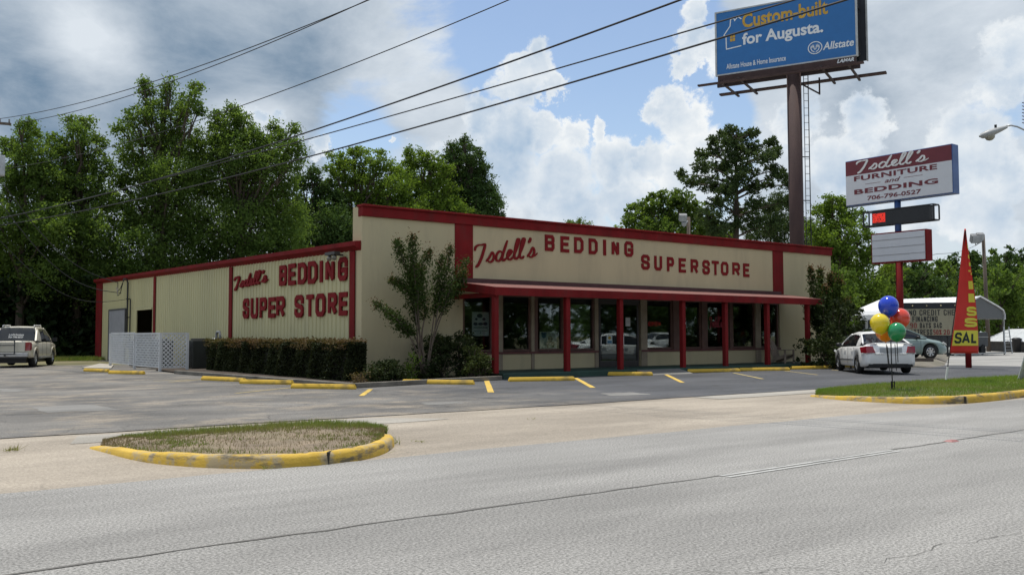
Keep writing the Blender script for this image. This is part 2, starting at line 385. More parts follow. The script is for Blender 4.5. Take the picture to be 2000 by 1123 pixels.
GLY = {
 'B': [[(0, 0), (0, 1), (.85, 1), (1, .86), (1, .64), (.88, .52), (1, .4), (1, .14), (.85, 0), (0, 0)], [(0, .52), (.88, .52)]],
 'E': [[(1, 0), (0, 0), (0, 1), (1, 1)], [(0, .51), (.85, .51)]], 'D': [[(0, 0), (0, 1), (.72, 1), (1, .8), (1, .2), (.72, 0), (0, 0)]],
 'I': [[(.5, 0), (.5, 1)]], 'N': [[(0, 0), (0, 1)], [(0, 1), (1, 0)], [(1, 0), (1, 1)]],
 'G': [[(1, .74), (1, .86), (.8, 1), (.2, 1), (0, .84), (0, .16), (.2, 0), (.8, 0), (1, .16), (1, .44), (.55, .44)]],
 'S': [[(1, .76), (1, .87), (.8, 1), (.2, 1), (0, .87), (0, .66), (.15, .55), (.85, .45), (1, .34), (1, .13), (.8, 0), (.2, 0), (0, .13), (0, .24)]],
 'U': [[(0, 1), (0, .16), (.2, 0), (.8, 0), (1, .16), (1, 1)]], 'P': [[(0, 0), (0, 1), (.82, 1), (1, .87), (1, .58), (.82, .45), (0, .45)]],
 'R': [[(0, 0), (0, 1), (.82, 1), (1, .87), (1, .6), (.82, .48), (0, .48)], [(.55, .48), (1, 0)]], 'T': [[(.5, 0), (.5, 1)], [(0, 1), (1, 1)]],
 'O': [[(0, .18), (0, .82), (.2, 1), (.8, 1), (1, .82), (1, .18), (.8, 0), (.2, 0), (0, .18)]], 'F': [[(0, 0), (0, 1), (1, 1)], [(0, .52), (.85, .52)]],
 'C': [[(1, .74), (1, .86), (.8, 1), (.2, 1), (0, .84), (0, .16), (.2, 0), (.8, 0), (1, .16), (1, .28)]], 'H': [[(0, 0), (0, 1)], [(1, 0), (1, 1)], [(0, .5), (1, .5)]],
 'K': [[(0, 0), (0, 1)], [(1, 1), (.05, .5)], [(.3, .62), (1, 0)]], 'A': [[(0, 0), (.5, 1), (1, 0)], [(.18, .32), (.82, .32)]], 'Y': [[(0, 1), (.5, .5), (1, 1)], [(.5, .5), (.5, 0)]],
 'M': [[(0, 0), (0, 1), (.5, .35), (1, 1), (1, 0)]], 'L': [[(0, 1), (0, 0), (1, 0)]],
 '9': [[(1, .5), (.2, .5), (0, .62), (0, .88), (.2, 1), (.8, 1), (1, .88), (1, .14), (.8, 0), (.1, 0)]], '0': [[(0, .18), (0, .82), (.2, 1), (.8, 1), (1, .82), (1, .18), (.8, 0), (.2, 0), (0, .18)]],
 '5': [[(1, 1), (0, 1), (0, .58), (.8, .58), (1, .45), (1, .13), (.8, 0), (.1, 0)]], '2': [[(0, .85), (.2, 1), (.8, 1), (1, .85), (1, .6), (0, 0), (1, 0)]],
 '%': [[(0, 0), (1, 1)], [(.05, .75), (.05, 1), (.3, 1), (.3, .75), (.05, .75)], [(.7, 0), (.7, .25), (.95, .25), (.95, 0), (.7, 0)]],
}
def glyph(mb, ch, x0, z0, x1, z1, th, org, ux, uz, d0, d1):
    for i, st in enumerate(GLY[ch]):
        h = th / 2
        pts = [(x0 + h + p[0] * max(0.001, x1 - x0 - th), z0 + h + p[1] * (z1 - z0 - th)) for p in st]
        if ch == 'I': pts = [((x0 + x1) / 2, z0), ((x0 + x1) / 2, z1)]
        else:      # square ends
            def ext(a, b):
                v = Vector(a) - Vector(b); v.normalize(); return (a[0] + v.x * h * .98, a[1] + v.y * h * .98)
            if (Vector(pts[0]) - Vector(pts[-1])).length > 1e-6 and ch not in 'NKR':
                pts = [ext(pts[0], pts[1])] + pts[1:-1] + [ext(pts[-1], pts[-2])]
        ribbon(mb, pts, th, org, ux, uz, d0, d1 + 0.0015 * i)
def word(mb, s, x0, z0, x1, z1, th, org, ux, uz, d0=0.0, d1=0.01, gap=0.3, wI=0.4):
    ws = [wI if c == 'I' else (0.55 if c == ' ' else (1.2 if c in 'M' else 1.0)) for c in s]; tot = sum(ws) + gap * (len(s) - 1); u = (x1 - x0) / tot; x = x0
    for c, w in zip(s, ws):
        if c != ' ': glyph(mb, c, x, z0, x + w * u, z1, th, org, ux, uz, d0, d1)
        x += (w + gap) * u
def catmull(pts, n=6):
    P = [Vector(p) for p in pts]; out = []
    for i in range(len(P) - 1):
        a = P[max(i - 1, 0)]; b = P[i]; c = P[i + 1]; d = P[min(i + 2, len(P) - 1)]
        for k in range(n):
            t = k / n; out.append(0.5 * ((2 * b) + (c - a) * t + (2 * a - 5 * b + 4 * c - d) * t * t + (3 * b - a - 3 * c + d) * t ** 3))
    out.append(P[-1]); return out
SCR = [  # "Isdell's" in a slanted hand, x-height .5
 ([(-.06, .68), (-.03, .86), (.1, .96), (.26, .96), (.42, .99)], 1.0), ([(.42, .99), (.34, .66), (.23, .28), (.09, -.06), (-.03, -.16)], 1.15),
 ([(.44, .06), (.58, .24), (.72, .5), (.79, .34), (.76, .12), (.64, .0), (.53, .07)], .95),
 ([(1.18, .42), (1.06, .52), (.92, .34), (.90, .1), (1.0, .0), (1.12, .12), (1.22, .4), (1.42, 1.04)], 1.0), ([(1.42, 1.04), (1.26, .5), (1.18, .14), (1.24, .0), (1.36, .1)], 1.0),
 ([(1.36, .1), (1.52, .26), (1.62, .44), (1.54, .52), (1.43, .34), (1.43, .1), (1.54, .0), (1.68, .12)], 1.0),
 ([(1.68, .12), (1.86, .56), (1.98, .98), (1.9, 1.04), (1.80, .66), (1.74, .16), (1.82, .0), (1.93, .1)], 1.0),
 ([(1.93, .1), (2.12, .56), (2.24, .98), (2.16, 1.04), (2.06, .66), (2.0, .16), (2.08, .0), (2.2, .1)], 1.0),
 ([(2.52, 1.06), (2.5, .92), (2.42, .8)], 1.2),
 ([(2.36, .06), (2.5, .24), (2.63, .5), (2.70, .34), (2.67, .12), (2.56, .0), (2.44, .06)], .95), ([(2.56, .0), (2.72, .04), (2.86, .18)], .5)]
def script_letters(box, th, org, ux, uz, d1, rise, mat, parent):
    for k in range(8):
        mb = MB(); script_word(mb, box, th, org, ux, uz, 0, d1, rise, k); mb.build("letter", mat, parent)
LETTER_OF = [0, 0, 1, 2, 2, 3, 4, 5, 6, 7, 7]
def script_word(mb, box, th, org, ux, uz, d0, d1, rise=0.0, only=None):
    x0, z0, x1, z1 = box; sx = (x1 - x0) / 2.92; sy = (z1 - z0 - abs(rise)) / 1.22
    for i, (st, w) in enumerate(SCR):
        if only is not None and LETTER_OF[i] != only: continue
        c = catmull(st, 6); pts = []; wd = []
        for k, p in enumerate(c):
            pts.append((x0 + (p.x + .06) * sx, z0 + (p.y + .16) * sy + rise * (p.x + .06) / 2.92))
            q = c[min(k + 1, len(c) - 1)] - c[max(k - 1, 0)]; q.normalize(); v = abs(q.y * .95 + q.x * .3)
            e = min(1.0, .55 + .45 * min(k, len(c) - 1 - k) / 3)
            wd.append(th * w * (.45 + .55 * v) * e)
        ribbon(mb, pts, wd, org, ux, uz, d0, d1 + .0012 * i)
# ------------------------------------------------------------------ ground, road, lot
rng = random.Random(7)
def sheet(name, pts, z, mat):
    mb = MB(); mb.poly([(p[0], p[1], z) for p in pts]); return struct(name, mb, mat)
def rough_edge(x0, x1, y, step, amp, seed):
    r = random.Random(seed); out = []; x = x0; v = 0
    while x < x1:
        v = v * 0.7 + r.uniform(-amp, amp); out.append((x, y + v)); x += step * r.uniform(0.6, 1.4)
    out.append((x1, y)); return out
M_GROUND = pm("dry_grass_ground", (0.13, 0.125, 0.06), 0.95, var=0.35, scale=0.25, dirt=(0.24, 0.19, 0.12), dscale=0.1, damt=0.7)
M_ROAD = road_mat("worn_grey_road", (0.22, 0.215, 0.203), (0.315, 0.307, 0.29), speck=0.55)
M_LOT = road_mat("old_asphalt", (0.095, 0.092, 0.088), (0.21, 0.199, 0.181), speck=0.55, streak=False, crack=0.85, right=((0.066, 0.069, 0.076), (0.096, 0.098, 0.104)), sandy=0.6)
M_APRON = road_mat("sandy_concrete", (0.265, 0.23, 0.185), (0.40, 0.35, 0.285), speck=0.28, crack=0.25)
M_SIDEW = road_mat("pale_concrete", (0.29, 0.27, 0.235), (0.39, 0.365, 0.32), speck=0.2)
M_DRIVE = road_mat("grey_concrete_drive", (0.27, 0.265, 0.25), (0.36, 0.35, 0.33), speck=0.15)
M_CRACK = pm("road_joint_tar", (0.12, 0.115, 0.106), 0.9)
M_LINEW = pm("worn_white_line", (0.46, 0.46, 0.44), 0.7, var=0.2, scale=6, dirt=(0.25, 0.25, 0.24), dscale=4, damt=0.8)
M_SOIL = pm("dry_soil", (0.21, 0.165, 0.115), 0.95, var=0.3, scale=3, bump=0.6, bscale=30, dirt=(0.09, 0.10, 0.035), dscale=0.9, damt=0.7)
M_TURF = pm("turf_soil", (0.085, 0.10, 0.03), 0.95, var=0.35, scale=1.5, dirt=(0.2, 0.16, 0.1), dscale=0.7, damt=0.7)
M_MULCH = pm("dark_mulch", (0.055, 0.042, 0.032), 0.95, var=0.4, scale=5, bump=0.8, bscale=30)

sheet("ground", [(-1500, -1500), (1500, -1500), (1500, 1500), (-1500, 1500)], -0.03, M_GROUND)
e = rough_edge(-60, 120, 9.13, 0.5, 0.035, 3)
sheet("road", [(-600, -9), (600, -9), (600, 9.13)] + e[::-1] + [(-600, 9.13)], 0.0, M_ROAD)
sheet("apron", [(-60, 8.6), (70, 8.6), (70, 14.6), (-60, 14.6)], -0.012, M_APRON)
e = rough_edge(-40, 41, 14.05, 0.45, 0.05, 5)
sheet("parking_lot", e + [(110, 14.3), (110, 17.6), (42, 17.6), (39, 27), (38, 60), (13, 60), (13, 47.2), (-10, 58), (-40, 62)], -0.002, M_LOT)
e = rough_edge(2.6, 8.4, 12.9, 0.4, 0.06, 8)
sheet("sidewalk", [(p[0], p[1] + 0.9) for p in rough_edge(2.9, 7.4, 12.95, 0.4, 0.05, 9)] + e[::-1], -0.007, M_SIDEW)
sheet("sidewalk", [(15.5, 13.2), (110, 13.2), (110, 14.32), (15.5, 14.0)], -0.0045, M_SIDEW)
sheet("driveway", [(40, 17.4), (120, 17.4), (120, 70), (44, 70)], -0.009, M_DRIVE)
# raised dirt lot beyond the sedan
mb = MB()
def CD(px, d, z=0.0):     # plan point from photo column and depth
    l = (px - CX) / F * d; return Vector((d * .6 + l * .8, d * .8 - l * .6, z))
P0 = [CD(1600, 39), CD(1700, 38.5), CD(1815, 38.6), CD(1842, 41), CD(1858, 70), CD(1560, 75)]
P1 = [CD(1605, 42.5, .15), CD(1700, 42, .15), CD(1800, 42, .15), CD(1826, 44.5, .15), CD(1838, 68, .2), CD(1566, 74, .2)]
mb.poly(P1)
for i in range(6): mb.poly([P0[i], P0[(i + 1) % 6], P1[(i + 1) % 6], P1[i]])
struct("side_lot", mb, pm("grey_dirt", (0.17, 0.152, 0.125), 0.95, var=.3, scale=1.5, dirt=(.09,.1,.045), dscale=.8, damt=.7))
# lighter repair patches in the old asphalt
M_PATCH = road_mat("repaired_asphalt", (0.18, 0.175, 0.165), (0.235, 0.23, 0.215), speck=0.3)
for pts in ([(62, 795), (180, 789), (232, 800), (90, 806)], [(0, 759), (60, 761), (30, 765), (0, 765)], [(1170, 768), (1235, 766), (1270, 770), (1190, 773)], [(820, 786), (900, 783), (905, 788), (830, 790)]):
    q = []
    for a, b in zip(pts, pts[1:] + pts[:1]):
        A, B = G(*a), G(*b)
        for k in range(5):
            p = A.lerp(B, k / 5); q.append((p.x + rng.uniform(-.06, .06), p.y + rng.uniform(-.1, .1)))
    sheet("asphalt_patch", q, 0.002, M_PATCH)
# joints, cracks and markings of the road
def crack(pts, w, z, mat, name, seed, jit=0.03, step=0.25):
    r = random.Random(seed); mb = MB(); Q = []
    for a, b in zip(pts, pts[1:]):
        n = max(2, int((Vector(b) - Vector(a)).length / step))
        for k in range(n): Q.append(Vector(a).lerp(Vector(b), k / n))
    Q.append(Vector(pts[-1])); L_, R_ = [], []
    for i, p in enumerate(Q):
        d = (Q[min(i + 1, len(Q) - 1)] - Q[max(i - 1, 0)]).normalized(); n = Vector((-d.y, d.x)); c = p + n * r.uniform(-jit, jit); h = w * r.uniform(.35, 1.0) / 2
        L_.append(c + n * h); R_.append(c - n * h)
    for i in range(len(Q) - 1): mb.poly([(*L_[i], z), (*R_[i], z), (*R_[i + 1], z), (*L_[i + 1], z)])
    return struct(name, mb, mat)
crack([(-40, 6.05), (-6, 6.02), (7.2, 5.98), (13.9, 6.2), (60, 6.6)], 0.042, 0.004, M_CRACK, "road_joint", 1, 0.02)
def g2(x, y): p = G(x, y); return (p.x, p.y)
crack([g2(1690, 1100), g2(1790, 1085), g2(1830, 1068), g2(1990, 1040)], 0.007, 0.004, M_CRACK, "road_crack", 2, 0.05, 0.1)
crack([g2(1360, 1112), g2(1440, 1121), g2(1500, 1110), g2(1640, 1117)], 0.007, 0.004, M_CRACK, "road_crack", 3, 0.05, 0.1)
for a, b, c, d, s in ((-4, 2.15, 9.6, 2.35, 4),):
    pass
A, B = g2(1414, 931), g2(1750, 880)
mb = MB()
for off, w, s in ((0.045, 0.05, 1), (-0.05, 0.05, 2)):
    r = random.Random(s); n = 40
    for i in range(n):
        t0, t1 = i / n, (i + 1) / n; p = Vector(A).lerp(Vector(B), t0); q = Vector(A).lerp(Vector(B), t1); d = (q - p).normalized(); nn = Vector((-d.y, d.x))
        h = w * r.uniform(.7, 1) / 2; c = nn * off
        mb.poly([(*(p + c + nn * h), .006), (*(p + c - nn * h), .006), (*(q + c - nn * h), .006), (*(q + c + nn * h), .006)])
struct("lane_marking", mb, M_LINEW)
p = G(1858, 862); rf = MB(); rf.add([(p.x - .09, p.y - .06, .002), (p.x + .09, p.y - .06, .002), (p.x + .09, p.y + .06, .002), (p.x - .09, p.y + .06, .002), (p.x - .06, p.y - .03, .022), (p.x + .06, p.y - .03, .022), (p.x + .06, p.y + .03, .022), (p.x - .06, p.y + .03, .022)],
      [(4, 5, 6, 7), (0, 1, 5, 4), (1, 2, 6, 5), (2, 3, 7, 6), (3, 0, 4, 7)])
tag(rf.build("road_reflector", pm("reddish_reflector", (0.32, 0.14, 0.13), 0.5)), "small reddish raised reflector on the road joint beyond the white dash", "reflector")
M_PLINE = pm("yellow_line_paint", (0.62, 0.42, 0.08), 0.75, var=0.2, scale=6, dirt=(0.16, 0.14, 0.11), dscale=5, damt=0.8)
M_PLINEF = pm("faded_yellow_line_paint", (0.45, 0.35, 0.14), 0.8, var=0.25, scale=6, dirt=(0.16, 0.15, 0.14), dscale=3, damt=0.9)
for a, b, w, f in (((950, 742), (959, 766), .16, 0), ((1124, 738), (1158, 757), .15, 0), ((1300, 731), (1333, 747), .14, 0), ((1432, 728), (1490, 740), .11, 1), ((1532, 724), (1597, 732), .1, 1), ((1624, 722), (1690, 728), .1, 1),
                   ((724, 760), (706, 773), .13, 0), ((568, 757), (460, 768), .1, 1), ((455, 736), (330, 746), .1, 1), ((370, 741), (300, 744), .1, 1)):
    A, B = g2(*a), g2(*b); d = (Vector(B) - Vector(A)).normalized(); n = Vector((-d.y, d.x)) * w / 2; mb = MB(); k = 12; r = random.Random(a[0])
    for i in range(k):
        p = Vector(A).lerp(Vector(B), i / k); q = Vector(A).lerp(Vector(B), (i + 1) / k); j = 1 - r.uniform(0, .12)
        mb.poly([(*(p + n * j), .004), (*(p - n), .004), (*(q - n), .004), (*(q + n * j), .004)])
    struct("parking_line", mb, M_PLINEF if f else M_PLINE)

# ------------------------------------------------------------------ kerbed islands
def sweep_kerb(pts, hs, w=0.16):
    c = [Vector((p.x, p.y)) for p in catmull([(q[0], q[1]) for q in pts], 5)]
    H = catmull([(h, 0) for h in hs], 5); r = random.Random(4)
    mb = MB(); n = len(c); prof = []
    for i, p in enumerate(c):
        d = (c[min(i + 1, n - 1)] - c[max(i - 1, 0)]).normalized(); nn = Vector((-d.y, d.x)); h = max(.012, H[i].x + r.uniform(-.006, .006))
        ring = [p, p + nn * .012 , p + nn * .035, p + nn * w * .85, p + nn * w, p + nn * w]; zz = [-.02, h * .72, h, h + .004, h * .8, -.02]
        prof.append([(q.x, q.y, z) for q, z in zip(ring, zz)])
    for ring in prof: mb.v += ring
    for i in range(n - 1):
        for j in range(5): a = i * 6 + j; mb.f.append((a, a + 1, a + 7, a + 6))
    mb.f.append(tuple(range(6))); mb.f.append(tuple(range((n - 1) * 6, n * 6))); inner = [p[3] for p in prof]
    return mb, inner
KL = [g2(174, 874), g2(205, 882), g2(255, 895), g2(310, 904), g2(400, 911), g2(500, 913), g2(590, 911), g2(645, 906), g2(700, 898), g2(748, 885), g2(770, 870), g2(766, 857)]
mbk, innL = sweep_kerb(KL, [.015, .045, .075, .10, .115, .12, .12, .12, .12, .12, .11, .06]); struct("kerb", mbk, YELK, smooth=True)
KR = [g2(1582, 773), g2(1640, 780), g2(1720, 785), g2(1800, 788), g2(1880, 787), g2(1950, 781), g2(2010, 774), g2(2100, 766), g2(2250, 754)]
mbk, innR = sweep_kerb(KR, [.02, .07, .10, .125, .14, .14, .14, .14, .14]); struct("kerb", mbk, YELK, smooth=True)
backL = [g2(755, 848), g2(735, 841), g2(700, 834), g2(620, 828), g2(540, 833), g2(450, 842), g2(330, 851), g2(245, 858), g2(205, 866)]
backR = [g2(2250, 716), g2(2000, 736), g2(1900, 741), g2(1800, 747), g2(1700, 755), g2(1640, 763), g2(1598, 769)]
def island(front, back, zb, name, mat, n=60, k=10):
    def resample(P, n):
        P = [Vector(p) for p in P]; L_ = [0]
        for a, b in zip(P, P[1:]): L_.append(L_[-1] + (b - a).length)
        out = []
        for i in range(n + 1):
            t = L_[-1] * i / n; j = max(0, min(len(P) - 2, next((q for q in range(len(L_) - 1) if L_[q + 1] >= t), len(P) - 2))); f = (t - L_[j]) / max(1e-6, L_[j + 1] - L_[j]); out.append(P[j].lerp(P[j + 1], min(1, f)))
        return out
    A = resample([(p[0], p[1], p[2] - .012) for p in front], n); B = resample([(p[0], p[1], zb) for p in back[::-1]], n); mb = MB(); r = random.Random(3)
    for i in range(n + 1):
        for j in range(k + 1):
            t = j / k; p = A[i].lerp(B[i], t); z = p.z + (0.05 * math.sin(PI * t) + r.uniform(-.008, .012) if 0 < j < k else 0); mb.v.append((p.x, p.y, z))
    for i in range(n):
        for j in range(k): a = i * (k + 1) + j; mb.f.append((a, a + 1, a + k + 2, a + k + 1))
    o = struct(name, mb, mat, smooth=True); return mb, n, k
for px, py in ((641, 906), (1886, 787)):
    q = G(px, py); a = G(px - 8, py); d = (q - a).normalized(); n_ = Vector((-d.y, d.x, 0)); mb = MB(); mb.obox(q + n_ * .07 + Vector((0, 0, .055)), d * .013, n_ * .085, (0, 0, .072)); struct("kerb_joint", mb, pm("dark_joint", (.05, .045, .035), .95))
islL = island(innL, backL, .012, "island_soil", M_SOIL); islR = island(innR, backR, .012, "island_soil", M_TURF, 90, 10)
def grass(isl, count, dens, hts, w, mat, seed, name, label):
    mb, n, k = isl; r = np.random.default_rng(seed); V = np.array(mb.v); vs = []
    while len(vs) < count:
        i = r.integers(0, n); j = r.integers(0, k); s, t = r.random(2); a = V[i * (k + 1) + j]; b = V[(i + 1) * (k + 1) + j]; c = V[i * (k + 1) + j + 1]; d = V[(i + 1) * (k + 1) + j + 1]
        p = (a * (1 - s) + b * s) * (1 - t) + (c * (1 - s) + d * s) * t; u, v = (i + s) / n, (j + t) / k
        dd, hs = dens(u, v, p)
        if r.random() > dd: continue
        vs.append((*p, hs))
    vs = np.array(vs); m_ = len(vs); ang = r.random(m_) * 2 * PI; lean = r.normal(0, .45, (m_, 2)); h = vs[:, 3] * r.uniform(hts[0], hts[1], m_)
    dx = np.cos(ang) * w / 2; dy = np.sin(ang) * w / 2; P = np.zeros((m_, 3, 3)); P[:, 0, :] = vs[:, :3]; P[:, 1, :] = vs[:, :3]; P[:, 2, :] = vs[:, :3]
    P[:, 0, 0] -= dx; P[:, 0, 1] -= dy; P[:, 1, 0] += dx; P[:, 1, 1] += dy; P[:, 2, 0] += lean[:, 0] * h; P[:, 2, 1] += lean[:, 1] * h; P[:, 2, 2] += h; P[:, :2, 2] -= .01
    o = np_mesh(name, P.reshape(-1, 3), 3, mat); tag(o, label, "grass", kind="stuff"); return o
def np_mesh(name, V, side, mat, parent=None, off=None):
    V = np.asarray(V, dtype=np.float32)
    if off is not None: V = V - np.array(off, dtype=np.float32)
    nf = len(V) // side; me = bpy.data.meshes.new(name); me.vertices.add(len(V)); me.vertices.foreach_set('co', V.ravel())
    me.loops.add(nf * side); me.loops.foreach_set('vertex_index', np.arange(nf * side, dtype=np.int32)); me.polygons.add(nf)
    me.polygons.foreach_set('loop_start', np.arange(0, nf * side, side, dtype=np.int32)); me.polygons.foreach_set('loop_total', np.full(nf, side, dtype=np.int32))
    me.update(calc_edges=True); me.materials.append(mat); o = bpy.data.objects.new(name, me); COL.objects.link(o)
    if parent is not None: o.parent = parent
    return o
GR_L = leafmat("island_weeds", (0.13, 0.20, 0.04), (0.19, 0.24, 0.07), 0.35, (0.22, 0.20, 0.09))
GR_R = leafmat("lawn_grass", (0.13, 0.23, 0.03), (0.18, 0.28, 0.05), 0.35, (0.22, 0.23, 0.08))
DRYG = leafmat("dead_grass", (0.27, 0.22, 0.13), (0.20, 0.155, 0.09), 0.2)
def vn(p, s, seed): return 0.5 + 0.25 * (math.sin(p[0] * s * 1.7 + seed) + math.sin(p[1] * s * 2.3 + p[0] * s * .9 + seed * 2))
def denL(u, v, p):
    d = min(1.0, max(0.0, (v - .52) * 3.2)) ** 1.2; pa = 1.0 if vn(p, 2.2, 1) * vn(p, 5, 4) > .42 else 0.03
    front = .5 if v < .09 else 0
    return max(d, pa * .55, front * .5), (.75 + .5 * d if d > .2 else .65) * min(1, .25 + u * 4)
grass(islL, 13000, denL, (.02, .085), .011, GR_L, 1, "island_grass", "patchy green weeds along the back of the near kerbed island")
grass(islL, 9000, lambda u, v, p: (1.0 if v < .75 else .3, .6), (.02, .07), .009, DRYG, 2, "dead_grass", "dry straw coloured grass covering the middle of the near island")
def denR(u, v, p): return (1.0 if vn(p, 1.6, 2) > .3 or v > .5 else .45), (.7 + .6 * v)
grass(islR, 42000, denR, (.04, .10), .014, GR_R, 3, "verge_grass", "mown green grass on the kerbed verge under the balloons")
grass(islR, 8000, lambda u, v, p: (1.0 if v < .3 else .15, .7), (.03, .06), .012, DRYG, 5, "dead_grass", "dry yellowish grass along the verge kerb")
# small weeds by the kerb on the apron
tf = MB(); r = random.Random(9)
for (px, py, n, h) in ((22, 880, 40, .09), (520, 915, 14, .06), (768, 866, 25, .12), (735, 886, 10, .08), (820, 862, 18, .03), (1040, 818, 10, .04)):
    c = G(px, py)
    for _ in range(n):
        a = r.uniform(0, 6.28); q = c + Vector((r.gauss(0, .05), r.gauss(0, .05), 0)); t = q + Vector((r.gauss(0, .05), r.gauss(0, .05), h * r.uniform(.4, 1))); e_ = Vector((math.cos(a), math.sin(a), 0)) * .006
        tf.poly([q - e_, q + e_, t])
tag(tf.build("weeds", GR_L), "small green weeds sprouting from the apron by the kerb", "weeds", kind="stuff")
# planting beds against the shop
bed = [(11.25, 22.0), (12.85, 22.35), (17.0, 23.1), (17.0, 25.75), (13.45, 25.75), (13.45, 47), (10.9, 38.5), (10.62, 34.6)]
sheet("planting_bed", bed, 0.05, M_MULCH)
M_EDGE = pm("grimy_edging", (0.17, 0.155, 0.13), 0.9, var=.35, scale=2, dirt=(.07,.06,.05), damt=.8)
def edging(pts, label, h=.13, w=.14):
    mb = MB()
    for a, b in zip(pts, pts[1:]): mb.bar((a[0], a[1], h / 2), (b[0], b[1], h / 2), w, h)
    return tag(mb.build("bed_edging", M_EDGE, bevel=.015), kind="structure")
edging([(10.55, 34.7), (10.9, 28.6), (11.22, 21.9)], "")
edging([(11.33, 21.95), (12.85, 22.25), (14.6, 22.75), (16.9, 23.1)], "")
# ------------------------------------------------------------------ the shop
YF, XL, XR, ZT, YB = 25.8, 13.5, 38.3, 5.47, 60.0
SHOP = thing("store_building", "long low beige shop with red trim, false front and red porch roof", "building", (13.5, 25.8, 0))
fx = lambda px: PY(px, 640, YF).x
def eave(y): return 4.22 + (y - 26.4) * 0.0152
X0, X1 = fx(904), fx(1523); ZH = 2.78; ZS = 0.83; T = 0.22; PZ = 0.18
dx0, dx1 = fx(1168), fx(1251)
w = MB()
w.box(XL, X0, YF, YF + T, -.05, ZT - .02); w.box(X1, XR, YF, YF + T, -.05, ZT - .02); w.box(X0, X1, YF, YF + T, ZH, ZT - .02)
w.box(X0, dx0, YF, YF + T, -.05, ZS - .04); w.box(dx1, X1, YF, YF + T, -.05, ZS - .04)
w.box(XL, XL + .2, YF + T, YF + .62, -.05, ZT - .02); w.box(XR - .2, XR, YF + T, YF + .62, -.05, ZT - .02)
w.build("front_wall", STUCCO, SHOP)
# ribbed metal side and rear walls
def ribbed(mb, y0, y1, z0f, z1f, X, s=-1):
    pitch = .3; k = 0; y = y0; ys = []
    while y < y1:
        for dy, d in ((0, 0), (.215, 0), (.235, .03), (.265, .03), (.285, 0)):
            if y + dy < y1: ys.append((y + dy, d))
        y += pitch
    ys.append((y1, 0)); o = len(mb.v)
    for yy, d in ys: mb.v += [(X + s * d, yy, z0f(yy)), (X + s * d, yy, z1f(yy))]
    for i in range(len(ys) - 1): a = o + 2 * i; mb.f.append((a, a + 1, a + 3, a + 2))
sw = MB(); oy0, oy1 = PX(297, 640, XL).y, PX(268, 640, XL).y; oz = 2.76
ribbed(sw, YF + .62, oy0, lambda y: -.1, eave, XL); ribbed(sw, oy0, oy1, lambda y: oz, eave, XL); ribbed(sw, oy1, YB, lambda y: -.15, eave, XL)
sw.build("side_wall", METALP, SHOP)
sw = MB(); ribbed(sw, YF + .62, YB, lambda y: -.1, eave, XR, 1); sw.build("side_wall", METALP, SHOP)
MB().box(XL, XR, YB, YB + .1, -.2, 4.6).build("rear_wall", METALP, SHOP)
rf = MB(); e0, e1 = eave(YF + .3), eave(YB)
rf.add([(XL - .1, YF + T, e0 + .06), (25.9, YF + T, e0 + .85), (XR + .1, YF + T, e0 + .06), (XL - .1, YB, e1 + .06), (25.9, YB, e1 + .85), (XR + .1, YB, e1 + .06)], [(0, 1, 4, 3), (1, 2, 5, 4)])
rf.build("roof", pm("galvalume_roof", (0.45, 0.45, 0.43), 0.4, metal=0.5), SHOP)
fl = MB(); fl.box(XL + .1, XR - .1, YF + .25, YB - .1, .02, .185); fl.build("floor", pm("shop_carpet", (0.10, 0.09, 0.085), 0.9), SHOP)
iw = MB(); iw.box(XL + .3, XR - .3, 41, 41.1, .19, 4.0); iw.box(XL + .3, XR - .3, YF + .3, 41, 3.05, 3.1); iw.build("inner_wall", pm("dim_inner_wall", (0.16, 0.15, 0.14), 0.9), SHOP)
lm = MB(); q = PY(992, 581, YF + 2.6); lm.box(q.x - .6, q.x + .6, YF + 2.5, YF + 2.7, 2.98, 3.04); lm.build("ceiling_lamp", emit("fluorescent_tube", (1, .95, .85), 2.0), SHOP)
# red trim of the front: cornice, pilasters
c = MB(); c.box(XL - .02, XR + .02, YF - .07, YF + T + .02, 5.12, 5.42); c.box(XL - .05, XR + .05, YF - .13, YF + T + .05, 5.42, 5.49); c.build("cornice", RED, SHOP, bevel=.012)
for a, b in ((888, 923), (1511, 1531)):
    MB().box(fx(a), fx(b), YF - .03, YF - .001, 3.2, 5.118).build("pilaster", RED, SHOP)
# eave gutter and trims of the side
g = MB(); y0, y1 = YF + .05, YB + .2
g.add([(XL - .22, y0, eave(y0) - .02), (XL - .003, y0, eave(y0) - .16), (XL - .003, y0, eave(y0) + .14), (XL - .22, y0, eave(y0) + .12), (XL - .22, y1, eave(y1) - .02), (XL - .003, y1, eave(y1) - .16), (XL - .003, y1, eave(y1) + .14), (XL - .22, y1, eave(y1) + .12)],
      [(0, 1, 2, 3), (4, 5, 6, 7), (0, 4, 5, 1), (1, 5, 6, 2), (2, 6, 7, 3), (3, 7, 4, 0)]); g.build("gutter", RED, SHOP)
for px in (690, 452, 303):
    y = PX(px, 600, XL).y; MB().box(XL - .06, XL - .032, y - .17, y + .17, -.05, eave(y) - .17).build("side_trim", RED, SHOP)
y = PX(194, 600, XL).y; MB().box(XL - .07, XL - .032, y - .9, YB + .12, -.15, eave(YB) - .15).build("side_trim", RED, SHOP)
